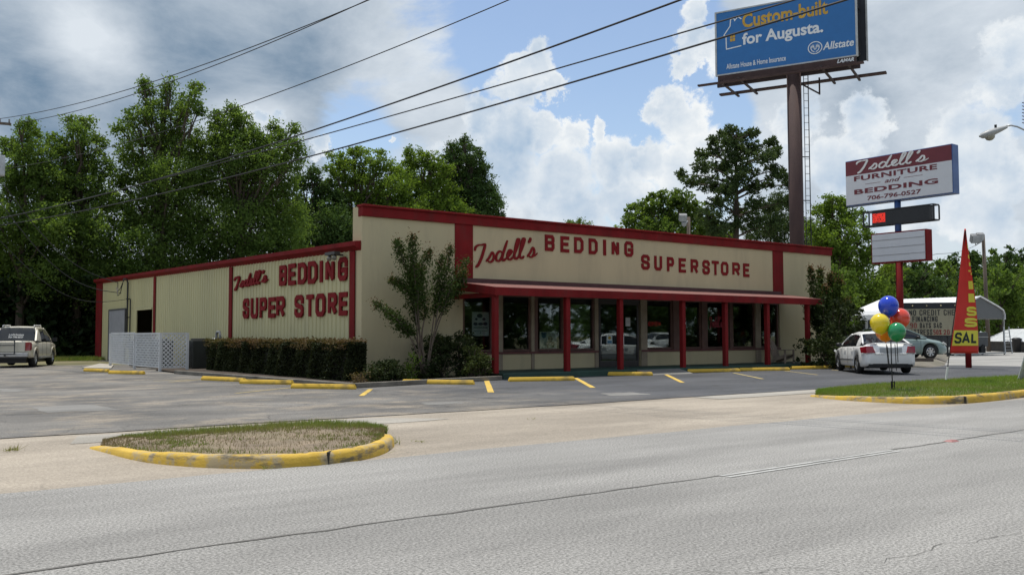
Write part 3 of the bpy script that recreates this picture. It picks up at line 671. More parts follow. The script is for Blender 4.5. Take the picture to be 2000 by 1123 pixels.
# side door and the open bay
y0, y1 = PX(246, 640, XL).y, PX(215, 640, XL).y
d = MB(); d.box(XL - .07, XL - .04, y0, y1, .05, 2.86); dr = d.build("side_door", pm("grey_steel_door", (0.30, 0.30, 0.33), 0.5, var=.12), SHOP)
f = MB(); f.box(XL - .09, XL - .032, y0 - .1, y0 - .002, 0, 2.95); f.box(XL - .09, XL - .032, y1 + .002, y1 + .1, 0, 2.95); f.box(XL - .09, XL - .032, y0 - .002, y1 + .002, 2.862, 2.95); f.build("door_frame", pm("dark_door_frame", (.08, .08, .085), .5), dr)
MB().box(XL - .1, XL - .072, y0 + .12, y0 + .2, 1.0, 1.15).build("handle", BLACK, dr)
f = MB(); f.box(XL - .05, XL - .034, oy1, oy1 + .12, 0, oz + .1); f.box(XL - .05, XL - .034, oy0, oy1, oz, oz + .1); f.build("bay_frame", METALP, SHOP)
# electric service on the side wall
ym = PX(254, 600, XL).y; es = MB()
es.tube([(XL - .14, ym, 1.3), (XL - .14, ym, 4.3), (XL - .2, ym, 4.5), (XL - .33, ym, 4.5), (XL - .38, ym, 4.38)], .045, 8)
for z in (2.4, 3.4): es.box(XL - .2, XL - .035, ym - .12, ym + .12, z, z + .05)
es.tube([(XL - .13, ym - .55, .5), (XL - .13, ym - .55, 3.4)], .035, 6); em = es.build("service_mast", BLACK, SHOP)
mt_ = MB(); mt_.box(XL - .26, XL - .035, ym - .2, ym + .25, .75, 1.35); mt_.build("meter_box", pm("tan_meter_box", (.22, .2, .15), .5), SHOP)
wl = MB(); wl.tube([(XL - .38, ym, 4.36), (XL - .45, ym + .25, 4.0), (XL - .5, ym + .6, 3.85), (XL - .42, ym + .95, 4.05), (XL - .4, ym + 1.05, 4.4)], .02, 5)
wl.tube([(XL - .38, ym + .05, 4.3), (XL - .42, ym + .45, 3.7), (XL - .45, ym + .8, 3.62), (XL - .4, ym + 1.3, 4.1)], .02, 5); wl.build("wire_loop", WIRE, em)
# floodlight at the top of the side wall
yl = PX(671, 505, XL).y; zl = 3.86; fm = MB(); fm.bar((XL - .03, yl, zl + .12), (XL - .45, yl, zl + .12), .05, .05); fm.box(XL - .5, XL - .3, yl - .35, yl + .35, zl + .1, zl + .2); fl_ = fm.build("floodlight", pm("dark_bronze", (.05, .045, .04), .5), SHOP)
for dy in (-.2, .16):
    MB().lathe([(.02, -.08), (.06, -.06), (.085, .06), (.07, .075), (0, .07)], (XL - .42, yl + dy, zl + .02), (-.5, -.5, -.75), 12).build("lamp_head", pm("lamp_glass", (.25, .25, .22), .2), fl_, smooth=True)
# porch: floor, roof, posts
MB().box(X0 - .15, XR - 3.2, 23.3, YF - .002, -.02, PZ).build("porch_floor", GREENP, SHOP, bevel=.02)
cx0, cx1, cyf, zf0, zf1, zw = 16.92, 34.1, 23.4, 2.635, 2.885, 3.18
pr = MB(); ZW0, ZW1 = zw, zw
pr.add([(cx0, cyf, zf1 + .012), (cx1, cyf, zf1 + .012), (cx1 + .55, YF - .032, zw), (cx0 + .1, YF - .032, zw), (cx0, cyf, zf1 - .03), (cx1, cyf, zf1 - .03), (cx1 + .55, YF - .032, zw - .06), (cx0 + .1, YF - .032, zw - .06)], [(0, 1, 2, 3), (7, 6, 5, 4), (0, 4, 5, 1), (1, 5, 6, 2), (3, 7, 4, 0)])
prr = pr.build("porch_roof", SHING, SHOP)
f = MB(); f.box(cx0 - .01, cx1 + .01, cyf - .05, cyf - .003, zf0, zf1 + .005)
f.add([(cx0 - .05, cyf - .05, zf0), (cx0 - .05, cyf - .05, zf1), (cx0 - .05, YF - .032, zw), (cx0 - .05, YF - .032, zw - .28), (cx0 - .012, cyf - .05, zf0), (cx0 - .012, cyf - .05, zf1), (cx0 - .012, YF - .032, zw), (cx0 - .012, YF - .032, zw - .28)], [(0, 1, 2, 3), (4, 5, 6, 7), (0, 4, 5, 1), (1, 5, 6, 2), (2, 6, 7, 3), (3, 7, 4, 0)])
f.box(cx0 + .02, cx0 + .12, cyf, YF - .04, zf0 - .05, zf0 + .1)
f.build("fascia", RED, prr)
MB().box(cx0 + .03, cx1 + .3, YF - .08, YF - .002, zw + .004, zw + .13).build("flashing", pm("dark_red_flashing", (.085, .03, .03), .6), prr)
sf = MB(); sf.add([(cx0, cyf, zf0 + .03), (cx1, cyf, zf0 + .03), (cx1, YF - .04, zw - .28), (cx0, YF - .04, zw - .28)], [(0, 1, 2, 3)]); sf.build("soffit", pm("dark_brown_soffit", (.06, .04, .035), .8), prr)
for px, py in ((967, 730), (1107, 725), (1211, 720), (1333, 717), (1416, 714), (1498, 711), (1577, 708)):
    x = PY(px, 650, 23.55).x; p = MB(); p.box(x - .085, x + .085, 23.46, 23.63, PZ, zf0 + .02); p.build("post", RED, SHOP, bevel=.012)
# shop windows
def window(a, b, z0=ZS, z1=ZH, fm=BROWNF):
    x0, x1 = fx(a), fx(b); pn = MB(); pn.box(x0, x1, YF + .09, YF + .10, z0, z1); wn = pn.build("window", GLASS, SHOP); fr = MB(); t = .06
    fr.box(x0 - .001, x0 + t, YF + .02, YF + .088, z0, z1); fr.box(x1 - t, x1 + .001, YF + .02, YF + .088, z0, z1); fr.box(x0 + t, x1 - t, YF + .02, YF + .088, z0, z0 + t); fr.box(x0 + t, x1 - t, YF + .02, YF + .088, z1 - t, z1); fr.build("frame", fm, wn)
WIN = [(905, 962), (981, 1037), (1049, 1100), (1113, 1161), (1263, 1314), (1326, 1370), (1381, 1424), (1431, 1475), (1485, 1521)]
for a, b in WIN: window(a, b)
for a, b, m_ in ((962, 970, BROWNF), (970, 981, TANF), (1037, 1043, TANF), (1043, 1049, BROWNF), (1100, 1106, TANF), (1106, 1113, BROWNF), (1161, 1168, TANF), (1251, 1263, TANF), (1314, 1326, BROWNF), (1370, 1381, BROWNF), (1424, 1431, BROWNF), (1475, 1485, TANF)):
    z0 = -.02 if m_ is TANF else ZS - .038
    MB().box(fx(a) + .002, fx(b) - .002, YF - .035, YF + .12, max(z0, PZ if z0 < 0 else z0), ZH).build("mullion", m_, SHOP)
sl = MB(); sl.box(X0, dx0 - .01, YF - .05, YF - .036, ZS - .1, ZS - .02); sl.box(dx1 + .02, X1, YF - .05, YF - .036, ZS - .1, ZS - .02); sl.build("sill", pm("dark_red_sill", (.13, .045, .042), .6), SHOP)
# glazed entrance
DF = pm("dark_aluminium", (.035, .03, .03), .4)
for a, b in ((1171, 1209), (1215, 1248)):
    x0, x1 = fx(a), fx(b); dp = MB(); t = .075; z1 = 2.62
    dp.box(x0, x0 + t, YF + .02, YF + .08, PZ, z1); dp.box(x1 - t, x1, YF + .02, YF + .08, PZ, z1); dp.box(x0 + t, x1 - t, YF + .02, YF + .08, PZ, PZ + .22); dp.box(x0 + t, x1 - t, YF + .02, YF + .08, z1 - t, z1)
    dr = dp.build("entrance_door", DF, SHOP); MB().box(x0 + t, x1 - t, YF + .045, YF + .055, PZ + .22, z1 - t).build("pane", GLASS, dr)
    MB().box(x0 + .02, x0 + .06, YF - .04, YF + .018, 1.0, 1.35).build("handle", CHROME, dr)
MB().box(dx0 + .002, dx1 - .002, YF + .02, YF + .1, 2.622, ZH).build("door_header", DF, SHOP)
x0, x1 = fx(1209), fx(1215); MB().box(x0 + .002, x1 - .002, YF, YF + .1, PZ, 2.62).build("mullion", DF, SHOP)

# painted cut-out letters of the front
ux, uz = Vector((1, 0, 0)), Vector((0, 0, 1)); org = Vector((0, YF - .003, 0))
def fbox(x0, y0, x1, y1):      # crop pixels of the front lettering
    a = PY(900 + x0 / 2.7027, 420 + y0 / 2.7027, YF); b = PY(900 + x1 / 2.7027, 420 + y1 / 2.7027, YF); return a, b
def wordpart(name, items, th, fb, org, ux, dim, d1):
    for ch, x0, x1, yt, yb in items:
        mb = MB(); a, b = fb(x0, yt, x1, yb); glyph(mb, ch, dim(a), b.z, dim(b), a.z, th if ch != 'I' else th * 1.15, org, ux, uz, 0, d1); mb.build("letter", REDL, SHOP)
bed_ = [('B', 443, 493, 103, 192), ('E', 525, 571, 111, 199), ('D', 597, 646, 116, 203), ('D', 674, 721, 123, 209), ('I', 750, 766, 130, 214), ('N', 795, 834, 134, 218), ('G', 862, 909, 138, 222)]
sup_ = [('S', 951, 996, 208, 290), ('U', 1020, 1061, 215, 294), ('P', 1087, 1124, 221, 299), ('E', 1149, 1187, 227, 305), ('R', 1212, 1252, 233, 312), ('S', 1274, 1313, 237, 315), ('T', 1324, 1361, 241, 318), ('O', 1372, 1411, 246, 320), ('R', 1432, 1472, 250, 324), ('E', 1489, 1522, 255, 328)]
wordpart("front_lettering", bed_, .125, fbox, org, ux, lambda p: p.x, .025); wordpart("front_lettering", sup_, .125, fbox, org, ux, lambda p: p.x, .025)
a = PY(927, 523, YF); b = PY(1049, 464, YF); script_letters((a.x, a.z + .02, b.x, b.z + .02), .092, org, ux, uz, .025, .40, REDL, SHOP)
# letters of the side wall read from rear to front: x runs along -Y
uxs = Vector((0, -1, 0)); orgs = Vector((XL - .034, 0, 0))
def sbox(x0, y0, x1, y1): return PX(430 + x0 / 3.743, 460 + y0 / 3.743, XL - .034), PX(430 + x1 / 3.743, 460 + y1 / 3.743, XL - .034)
sb = [('B', 440, 490, 222, 364), ('E', 506, 554, 210, 361), ('D', 576, 634, 203, 353), ('D', 650, 712, 193, 349), ('I', 734, 754, 187, 341), ('N', 778, 837, 180, 336), ('G', 870, 935, 163, 328)]
ss = [('S', 174, 214, 462, 606), ('U', 231, 279, 458, 606), ('P', 296, 342, 455, 601), ('E', 360, 405, 453, 601), ('R', 418, 474, 447, 599)]
st = [('S', 553, 611, 437, 598), ('T', 638, 684, 433, 591), ('O', 706, 770, 427, 591), ('R', 796, 855, 420, 584), ('E', 876, 934, 416, 584)]
for it in (sb, ss, st): wordpart("side_lettering", it, .165, sbox, orgs, uxs, lambda p: -p.y, .05)
a, b = sbox(108, 400, 356, 245); script_letters((-a.y, a.z, -b.y, b.z), .115, orgs, uxs, uz, .05, .12, REDL, SHOP)

# posters and signs behind the glass
def poster(px0, py0, px1, py1, label, col, marks, Yp=YF + .12, name="poster", cat="poster"):
    a = PY(px0, py0, Yp); b = PY(px1, py1, Yp); t = thing(name, label, cat, (a.x, Yp, b.z)); MB().box(a.x, b.x, Yp, Yp + .012, b.z, a.z).build("sheet", pm(name + "_paper", col, .7, var=.06), t)
    w_, h_ = b.x - a.x, a.z - b.z
    for k, (mc, polys) in enumerate(marks):
        mb = MB()
        for pl in polys: mb.poly([(a.x + u * w_, Yp - .003 - .001 * k, b.z + v * h_) for u, v in pl])
        mb.build("print", pm("poster_ink", mc, .7), t)
    return t
def disc(u, v, ru, rv, n=14): return [(u + ru * math.cos(2 * PI * i / n), v + rv * math.sin(2 * PI * i / n)) for i in range(n)]
def rect(u0, v0, u1, v1): return [(u0, v0), (u1, v0), (u1, v1), (u0, v1)]
poster(922, 609, 955, 656, "white poster with dark round emblems in the leftmost window", (.62, .68, .66), [((.06, .07, .12), [disc(.45, .84, .17, .09), disc(.25, .7, .08, .05), disc(.7, .7, .1, .06), disc(.2, .5, .13, .07), disc(.5, .5, .15, .06), disc(.78, .51, .14, .07)]), ((.15, .2, .2), [rect(.08, .33, .92, .37), rect(.1, .2, .9, .215), rect(.46, .1, .52, .16)])])
poster(1054, 648, 1088, 683, "white poster with a blue shield in the window beside the dark feather banner", (.6, .62, .6), [((.05, .13, .25), [[(.08, .96), (.4, .96), (.36, .72), (.24, .62), (.12, .72)]]), ((.2, .17, .15), [disc(.6, .6, .13, .2), disc(.75, .3, .1, .18), disc(.45, .3, .06, .22)])])
poster(1185, 655, 1196, 672, "small yellow and blue notice taped to the left entrance door", (.55, .62, .62), [((.45, .3, .05), [disc(.5, .72, .3, .18)]), ((.08, .2, .32), [rect(.1, .1, .9, .4)])], YF + .03, "notice", "notice")
poster(1222, 620, 1231, 637, "plain white notice taped high on the right entrance door", (.55, .56, .55), [((.3, .3, .3), [rect(.15, .6, .85, .64), rect(.15, .4, .85, .44)])], YF + .03, "notice", "notice")
poster(1440, 647, 1462, 676, "yellow green poster with pale faces in the right hand windows", (.42, .5, .2), [((.5, .5, .48), [disc(.62, .38, .22, .24)]), ((.5, .42, .08), [disc(.6, .85, .3, .12)]), ((.08, .2, .3), [disc(.18, .82, .12, .12)])])
poster(1502, 613, 1509, 648, "narrow white poster in the last window above the porch chair", (.6, .62, .6), [((.2, .2, .2), [rect(.25, .55, .7, .62), disc(.5, .35, .2, .06)])])
poster(1341, 629, 1356, 655, "small white sign board standing in the window right of the open sign", (.5, .5, .47), [((.15, .15, .15), [disc(.5, .78, .12, .08), rect(.2, .5, .8, .56), rect(.2, .3, .8, .36)])])
# open sign: red letters in a dark blue frame
a = PY(1263, 623, YF + .14); b = PY(1294, 642, YF + .14); t = thing("open_sign", "red and blue open sign hanging in the window right of the entrance", "sign", (a.x, YF + .14, b.z))
MB().box(a.x, b.x, YF + .14, YF + .17, b.z, a.z).build("panel", pm("dark_blue_sign", (.05, .06, .13), .4), t)
mb = MB(); word(mb, "OPEN", a.x + .1, b.z + .1, b.x - .1, a.z - .1, .055, (0, YF + .138, 0), ux, uz, 0, .01); mb.build("lettering", emit("neon_red", (.75, .03, .06), .35), t)
ch = MB(); c = (a.x + b.x) / 2; ch.bar((a.x, YF + .155, a.z + .35), (c, YF + .155, a.z + .15), .015, .015); ch.bar((b.x - .05, YF + .155, a.z + .35), (c, YF + .155, a.z + .15), .015, .015); ch.build("hanger", RED, t)
# red script painted on another pane
t = thing("window_sign", "red script painted on the glass right of the small white sign", "sign", (fx(1386), YF + .08, 1.6)); mb = MB(); a = PY(1386, 642, YF + .085); b = PY(1410, 618, YF + .085)
script_word(mb, (a.x, a.z, b.x, b.z), .05, (0, YF + .087, 0), ux, uz, 0, .003); mb.build("lettering", pm("window_red", (.22, .02, .03), .6), t)
mb = text_mb("Quality", (PY(1384, 612, YF).x, PY(1384, 609, YF).z, PY(1409, 612, YF).x, PY(1384, 602, YF).z), (0, YF + .086, 0), ux, uz, .01, .2, .003) if False else None
# dark feather banner standing inside the second window
q0 = PY(1076, 647, YF + .3); q1 = PY(1081, 597, YF + .3); t = thing("feather_banner", "dark feather banner with white letters behind the second window", "banner", (q0.x, YF + .3, q0.z))
pts = [(q0.x - .12, q0.z), (q0.x + .12, q0.z), (q1.x + .1, q1.z - .35), (q1.x - .02, q1.z), (q1.x - .1, q1.z - .2)]
MB().prism([(x, YF + .3, z) for x, z in pts], (0, .012, 0)).build("cloth", pm("navy_cloth", (.015, .02, .035), .8), t)
mb = MB(); k = 0
for s in "ANC":
    z = q0.z + .78 - k * .26; xx = q0.x - .06 + .02 * (2 - k); glyph(mb, s, xx, z, xx + .15, z + .2, .035, (0, YF + .298, 0), ux, uz, 0, .004); k += 1
mb.build("lettering", WHITEP, t); MB().tube([(q0.x - .11, YF + .32, .19), (q0.x - .1, YF + .32, q0.z), (q1.x - .06, YF + .32, q1.z - .1)], .012, 6).build("pole", GALV, t)
# ------------------------------------------------------------------ wheel stops
ws_mb = MB(); Lh = 1.0
prof = [(-.075, 0), (-.075, .06), (-.045, .125), (.045, .125), (.075, .06), (.075, 0)]
for x in (-Lh, Lh): ws_mb.v += [(x * (1 if z < .1 else .965), y, z) for y, z in prof]
ws_mb.f = [tuple(range(6))[::-1], tuple(range(6, 12))] + [(i, (i + 1) % 6, 6 + (i + 1) % 6, 6 + i) for i in range(6)]
ws0 = None
WS = [((166, 725), (212, 727), "yellow wheel stop at the far left, beside the slab left of the white lattice"), ((222, 730), (273, 731), "yellow wheel stop right in front of the white lattice fence"),
      ((396, 742), (478, 746), "yellow wheel stop by the hedge's left end, farthest of the hedge row"), ((470, 749), (572, 751), "yellow wheel stop in the middle of the hedge row"), ((570, 758), (694, 760), "yellow wheel stop at the shop corner, nearest of the hedge row"),
      ((786, 749), (926, 751), "black scuffed yellow wheel stop in front of the crape myrtle bed"), ((993, 745), (1122, 743), "yellow wheel stop before the two leftmost porch posts"), ((1157, 733), (1271, 733), "yellow wheel stop in front of the glazed entrance"),
      ((1325, 727), (1433, 725), "half shaded yellow wheel stop just right of the entrance ramp"), ((1430, 724), (1528, 723), "half shaded yellow wheel stop in front of the porch chair"), ((1527, 721), (1622, 719), "half shaded yellow wheel stop before the rightmost porch post"), ((1600, 717), (1668, 717), "yellow wheel stop partly hidden behind the white sedan")]
for i, (a, b, lab) in enumerate(WS):
    A, B = G(*a), G(*b)
    if ws0 is None: ws0 = ws_mb.build("wheel_stop", YEL, local=True, bevel=.012); o = ws0
    else: o = ws0.copy(); COL.objects.link(o)
    c = (A + B) / 2; o.location = (c.x, c.y - (.33 if i in (8, 9, 10, 11) else .1 if i == 7 else 0), 0.0); o.rotation_euler = (0, 0, math.atan2(B.y - A.y, B.x - A.x)); o.scale = (max(.85, min(1.15, (B - A).length / 2)), 1, 1)
    tag(o, lab, "wheel stop", "yellow wheel stops of the car park")
# low ramp at the entrance and slab by the side door
rp = MB(); a, b = G(1272, 732), G(1322, 726); rp.add([(22.95, 22.6, .0), (25.1, 22.6, .0), (25.1, 23.29, .16), (22.95, 23.29, .16), (22.95, 23.29, -.01), (25.1, 23.29, -.01)], [(0, 1, 2, 3), (0, 3, 4), (1, 5, 2), (3, 2, 5, 4)])
struct("ramp", rp, M_PATCH)
mb = MB(); mb.prism([G(*p_) for p_ in ((160, 720), (217, 721), (222, 714), (195, 711.5))], (0, 0, .05)); struct("concrete_slab", mb, CONC)

# ------------------------------------------------------------------ lattice fence
lf = thing("lattice_fence", "white diagonal lattice screen fence at the shop's rear corner", "fence", (10.8, 37.5, 0))
WLAT = pm("white_lattice", (0.62, 0.63, 0.63), 0.6, var=.1, dirt=(.35, .35, .33), damt=.4)
def lattice(p, q, z0, z1, sp=.2, w_=.046):
    p, q = Vector((*p, 0)), Vector((*q, 0)); L_ = (q - p).length; d = (q - p).normalized(); n = Vector((-d.y, d.x, 0)); h = z1 - z0; mb = MB()
    for s in (1, -1):
        k = -h
        while k < L_:
            a0, a1 = max(0, k), min(L_, k + h)
            if a1 - a0 > .05:
                za, zb = (a0 - k, a1 - k) if s > 0 else (h - (a0 - k), h - (a1 - k)); A = p + d * a0 + Vector((0, 0, z0 + za)) + n * .006 * s; B = p + d * a1 + Vector((0, 0, z0 + zb)) + n * .006 * s
                mb.bar(A, B, .011, w_, n.cross(B - A))
            k += sp
    for za in (z0, z1): mb.bar(p + Vector((0, 0, za)), q + Vector((0, 0, za)), .03, .05)
    return mb
lattice((10.8, 37.62), (10.8, 41.2), .16, 1.5).build("panel", WLAT, lf); lattice((10.8, 41.3), (10.8, 45.3), .18, 1.53).build("panel", WLAT, lf); lattice((10.86, 37.5), (11.8, 37.5), .14, 1.5, .165).build("panel", WLAT, lf)
for x, y in ((10.8, 37.55), (10.8, 41.25), (10.8, 45.35), (11.84, 37.5)): MB().box(x - .05, x + .05, y - .05, y + .05, 0, 1.52).build("post", WLAT, lf)
# air conditioning units by the wall, casings near black to stand for shade
def ac_unit(x, y, label):
    t_ = thing("air_conditioner", label, "air conditioner", (x, y, 0)); MB().box(x - .45, x + .45, y - .5, y + .5, .05, 1.22).build("casing", pm("shade_dark_casing", (.028, .032, .028), .6), t_, bevel=.03)
    g_ = MB()
    for k in range(9): g_.box(x - .475, x - .452, y - .42, y + .42, .15 + k * .11, .19 + k * .11)
    g_.build("grille", BLACK, t_); f_ = MB(); f_.lathe([(.36, 0), (.38, .05), (.3, .07), (0, .06)], (x, y, 1.222), (0, 0, 1), 16); f_.build("fan_guard", BLACK, t_)
ac_unit(12.75, 38.75, "dark air conditioner in the gap between the lattice and the hedge"); ac_unit(11.75, 41.0, "dark air conditioner screened by the near half of the lattice"); ac_unit(11.75, 43.6, "dark air conditioner screened by the far half of the lattice")
# gas meter beside the hedge
gm = thing("gas_meter", "grey gas meter with bent riser pipe left of the hedge", "meter", (12.9, 38.2, 0)); GREYM = pm("grey_meter_paint", (.2, .21, .22), .5)
y = 36.9; m = MB(); m.tube([(12.95, y, 0), (12.95, y, 1.42), (12.95, y + .05, 1.55), (12.95, y + .35, 1.55), (12.95, y + .42, 1.45), (12.95, y + .42, .9)], .05, 8); m.tube([(12.95, y + .42, .8), (12.95, y + .9, .8), (13.3, y + .95, .8)], .04, 8); m.build("pipe", GREYM, gm)
MB().lathe([(0, -.18), (.2, -.17), (.26, -.05), (.26, .08), (.18, .17), (0, .18)], (12.93, y + .6, 1.05), (1, 0, .1), 14).build("meter_body", pm("pale_meter_body", (.4, .41, .42), .4), gm, smooth=True)

# small oval yard sign in the planting bed
c = G(876, 724); ys = thing("yard_sign", "small white oval alarm sign in front of the dark shrubs", "sign", (c.x, c.y, 0)); YP = c.y
a = PY(876, 711.5, YP); rx, rz = .115, .16; pts = [(a.x + rx * math.cos(t * PI / 9), YP, a.z + rz * math.sin(t * PI / 9)) for t in range(18)]
MB().prism(pts, (0, .012, 0)).build("plate", WHITEP, ys); MB().bar((a.x, YP + .02, 0), (a.x, YP + .02, a.z), .025, .015).build("stake", GALV, ys)
mb = MB(); mb.poly([(a.x + .04 * math.cos(t * PI / 6), YP - .002, a.z + .06 + .045 * math.sin(t * PI / 6)) for t in range(12)]); mb.box(a.x - .07, a.x + .07, YP - .004, YP - .001, a.z - .06, a.z - .03); mb.build("print", pm("blue_print", (.12, .16, .3), .6), ys)

# adirondack chair on the porch
ac = thing("garden_chair", "weathered wooden slatted armchair on the porch by the last window", "chair", (0, 0, 0)); AW = pm("weathered_grey_wood", (.30, .24, .19), .9, var=.3)
def ab(name, *bars):
    mb = MB()
    for p, q, w_, h_ in bars: mb.bar(p, q, w_, h_)
    return mb.build(name, AW, ac, local=True)
for s in (-.3, .3):
    ab("leg", ((.42, s, 0), (.42, s, .56), .09, .04)); ab("leg", ((.42, s, .32), (-.45, s, .02), .03, .12)); ab("armrest", ((.5, s * 1.12, .57), (-.25, s * 1.12, .55), .13, .03))
ab("seat", *[((.4 - k * .11, -.29, .37 - k * .035), (.4 - k * .11, .29, .37 - k * .035), .09, .02) for k in range(6)])
for k in range(5):
    yy = -.22 + k * .11; ab("back_slat", ((-.2, yy, .2), (-.55, yy * 1.15, 1.05 - abs(k - 2) * .06), .085, .02))
ab("back_rail", ((-.32, -.3, .5), (-.32, .3, .5), .03, .08))
p = PY(1524, 640, 24.6); ac.location = (p.x, 24.6, PZ); ac.rotation_euler = (0, 0, math.radians(-88))

# ------------------------------------------------------------------ cars
def lerp_tab(tab, x):
    for (a, va), (b, vb) in zip(tab, tab[1:]):
        if x <= b: return va + (vb - va) * max(0, (x - a) / (b - a))
    return tab[-1][1]
def make_wheel(root, x, y, r, w_, rimr, side, spokes=7):
    t = MB().lathe([(rimr, -w_ / 2), (r * .93, -w_ / 2), (r, -w_ / 2 + .035), (r, w_ / 2 - .035), (r * .93, w_ / 2), (rimr, w_ / 2)], (x, y, r), (0, 1, 0), 28).build("wheel", RUBBER, root, True, True)
    m = MB(); yy = y + side * (w_ / 2 - .03); m.lathe([(rimr + .004, 0), (rimr - .035, .012 * side), (rimr - .05, -.05 * side)], (x, yy, r), (0, 1, 0), 28)
    for k in range(spokes):
        a = 2 * PI * k / spokes; d = Vector((math.cos(a), 0, math.sin(a))); m.bar(Vector((x, yy - side * .02, r)) + d * .04, Vector((x, yy - side * .005, r)) + d * (rimr - .02), .035, .065, d.cross(Vector((0, 1, 0))))
    m.lathe([(0, .015 * side), (.055, .01 * side), (.06, -.03 * side)], (x, yy, r), (0, 1, 0), 14); m.build("rim", CHROME, t, False, True)
    MB().lathe([(0, 0), (rimr - .045, 0)], (x, y, r), (0, 1, 0), 20).build("brake_disc", BLACK, t, False, True)
def car_body(root, P, paint):
    L0, L1 = P['ends']; xs = set(np.linspace(L0, L1, 60).tolist())
    for wx in P['wx']:
        for k in range(-8, 9): xs.add(wx + P['ar'] * math.sin(k / 8 * PI / 2) * .9999)
    xs = sorted(xs); mb = MB(); rings = []
    for x in xs:
        hw = lerp_tab(P['hw'], x); zt = lerp_tab(P['top'], x); zs = min(lerp_tab(P['sh'], x), zt - .015); zb = lerp_tab(P['sill'], x)
        for wx in P['wx']:
            if abs(x - wx) < P['ar']: zb = max(zb, P['r'] + math.sqrt(P['ar'] ** 2 - (x - wx) ** 2))
        zb = min(zb, zs - .08); zm = max(zb + .06, (P['r'] * 1.25)); zm = min(zm, zs - .04)
        half = [(hw - .13, zb), (hw - .025, zb + .03), (hw, zm), (hw - .012, zs - .05), (hw - .05, zs), (hw * .74, zt - .012), (hw * .4, zt), (0, zt + .004)]
        rings.append([(x, -y_, z) for y_, z in half] + [(x, y_, z) for y_, z in half[-2::-1]])
    n = len(rings[0])
    for r_ in rings: mb.v += r_
    for i in range(len(rings) - 1):
        for j in range(n - 1): a = i * n + j; mb.f.append((a, a + 1, a + n + 1, a + n))
    mb.f.append(tuple(range(n))); mb.f.append(tuple(range((len(rings) - 1) * n, len(rings) * n)))
    b = mb.build("body", paint, root, True, True)
    ub = MB(); ub.box(L0 + .25, L1 - .25, -P['hw'][2][1] + .24, P['hw'][2][1] - .24, .2, P['ub']); ub.build("underbody", BLACK, root, False, True)
    # greenhouse
    def gp(x, t, off=0.0):
        zr = lerp_tab(P['roof'], x); zb = lerp_tab(P['belt'], x); Hm = P['H']; f = max(0.0, min(1.0, (zr - zb) / Hm)); hb = P['gb']; ht = hb + (P['gt'] - hb) * f
        if t <= 1: y_ = hb + (ht - hb) * t + .03 * math.sin(PI * t) * f; z = zb + (zr - .045 * f - zb) * t
        else:
            s = t - 1; y_ = ht * (1 - s) if s > .25 else ht - .1 * s / .25 * ht / .6; z = zr - .045 * f + .045 * f * min(1, s / .25) + .02 * f * max(0, (s - .25) / .75)
            if s > .25: y0 = ht - .1 * ht / .6; y_ = y0 * (1 - (s - .25) / .75)
        return Vector((x, y_ + off * (1 if t <= 1 else .3), z + (off if t > 1 else off * .3)))
    TT = [0, .25, .5, .75, 1, 1.12, 1.25, 1.5, 1.75, 2]
    def patch(name, x0, x1, ts, mat, off, par, sides=(1, -1), n=10):
        mb = MB(); X = np.linspace(x0, x1, n)
        for s in sides:
            for i in range(n - 1):
                for t0, t1 in zip(ts, ts[1:]):
                    q = [gp(X[i], t0, off), gp(X[i + 1], t0, off), gp(X[i + 1], t1, off), gp(X[i], t1, off)]; mb.poly([(v.x, v.y * s, v.z) for v in q])
        return mb.build(name, mat, par, True, True)
    g0, r0_, r1_, g1 = P['g']
    patch("rear_window", g0, r0_, TT, CARGL, 0, root); patch("windscreen", r1_, g1, TT, CARGL, 0, root); patch("side_window", r0_, r1_, TT[:5], CARGL, 0, root, (1,)); patch("side_window", r0_, r1_, TT[:5], CARGL, 0, root, (-1,))
    patch("roof", r0_ - .04, r1_ + .04, [.9, 1, 1.12, 1.25, 1.5, 1.75, 2], paint, .008, root)
    for x0, x1, ts in P['pillars']: patch("pillar", x0, x1, ts, paint if (x1 - x0) > .09 else BLACK, .007, root)
    pl = MB()
    for s in (1, -1):
        pl.tube([(v.x, v.y * s, v.z) for v in (gp(x, 1.02, .0) for x in np.linspace(r1_, g1 - .02, 8))], .034, 6); pl.tube([(v.x, v.y * s, v.z) for v in (gp(x, 1.02, .0) for x in np.linspace(g0 + .02, r0_, 8))], .034, 6)
    pl.build("pillar", paint, root, True, True)
    for wx in P['wx']:
        for s in (1, -1): make_wheel(root, wx, s * (P['track']), P['r'], P['tw'], P['rim'], s)
    return gp
SED = dict(ends=(-2.38, 2.38), wx=(-1.32, 1.42), r=.325, ar=.385, rim=.215, tw=.21, track=.79, ub=.7,
           hw=[(-2.38, .70), (-2.33, .80), (-2.1, .875), (-1.5, .90), (1.5, .90), (2.0, .84), (2.28, .68), (2.38, .5)],
           top=[(-2.38, .78), (-2.345, .98), (-2.30, 1.035), (-1.75, 1.04), (-1.4, .97), (1.0, .95), (1.35, .95), (1.95, .84), (2.28, .70), (2.38, .58)],
           sh=[(-2.38, .70), (-2.3, .93), (-1.5, .945), (0, .91), (1.2, .87), (2.0, .74), (2.38, .50)], sill=[(-2.38, .36), (-2.2, .27), (-1.8, .22), (1.9, .2), (2.38, .26)],
           roof=[(-1.86, 1.03), (-1.45, 1.2), (-1.0, 1.37), (-.7, 1.43), (-.2, 1.455), (.25, 1.43), (.55, 1.34), (.9, 1.17), (1.3, .95)], belt=[(-1.86, 1.02), (-1.4, .96), (0, .92), (1.3, .92)], H=.5, gb=.80, gt=.58, g=(-1.86, -.95, .35, 1.3),
           pillars=[(-1.6, -1.05, [0, .25, .5, .75, 1]), (-.22, -.14, [0, .5, 1]), (1.0, 1.3, [0, .5, 1])])
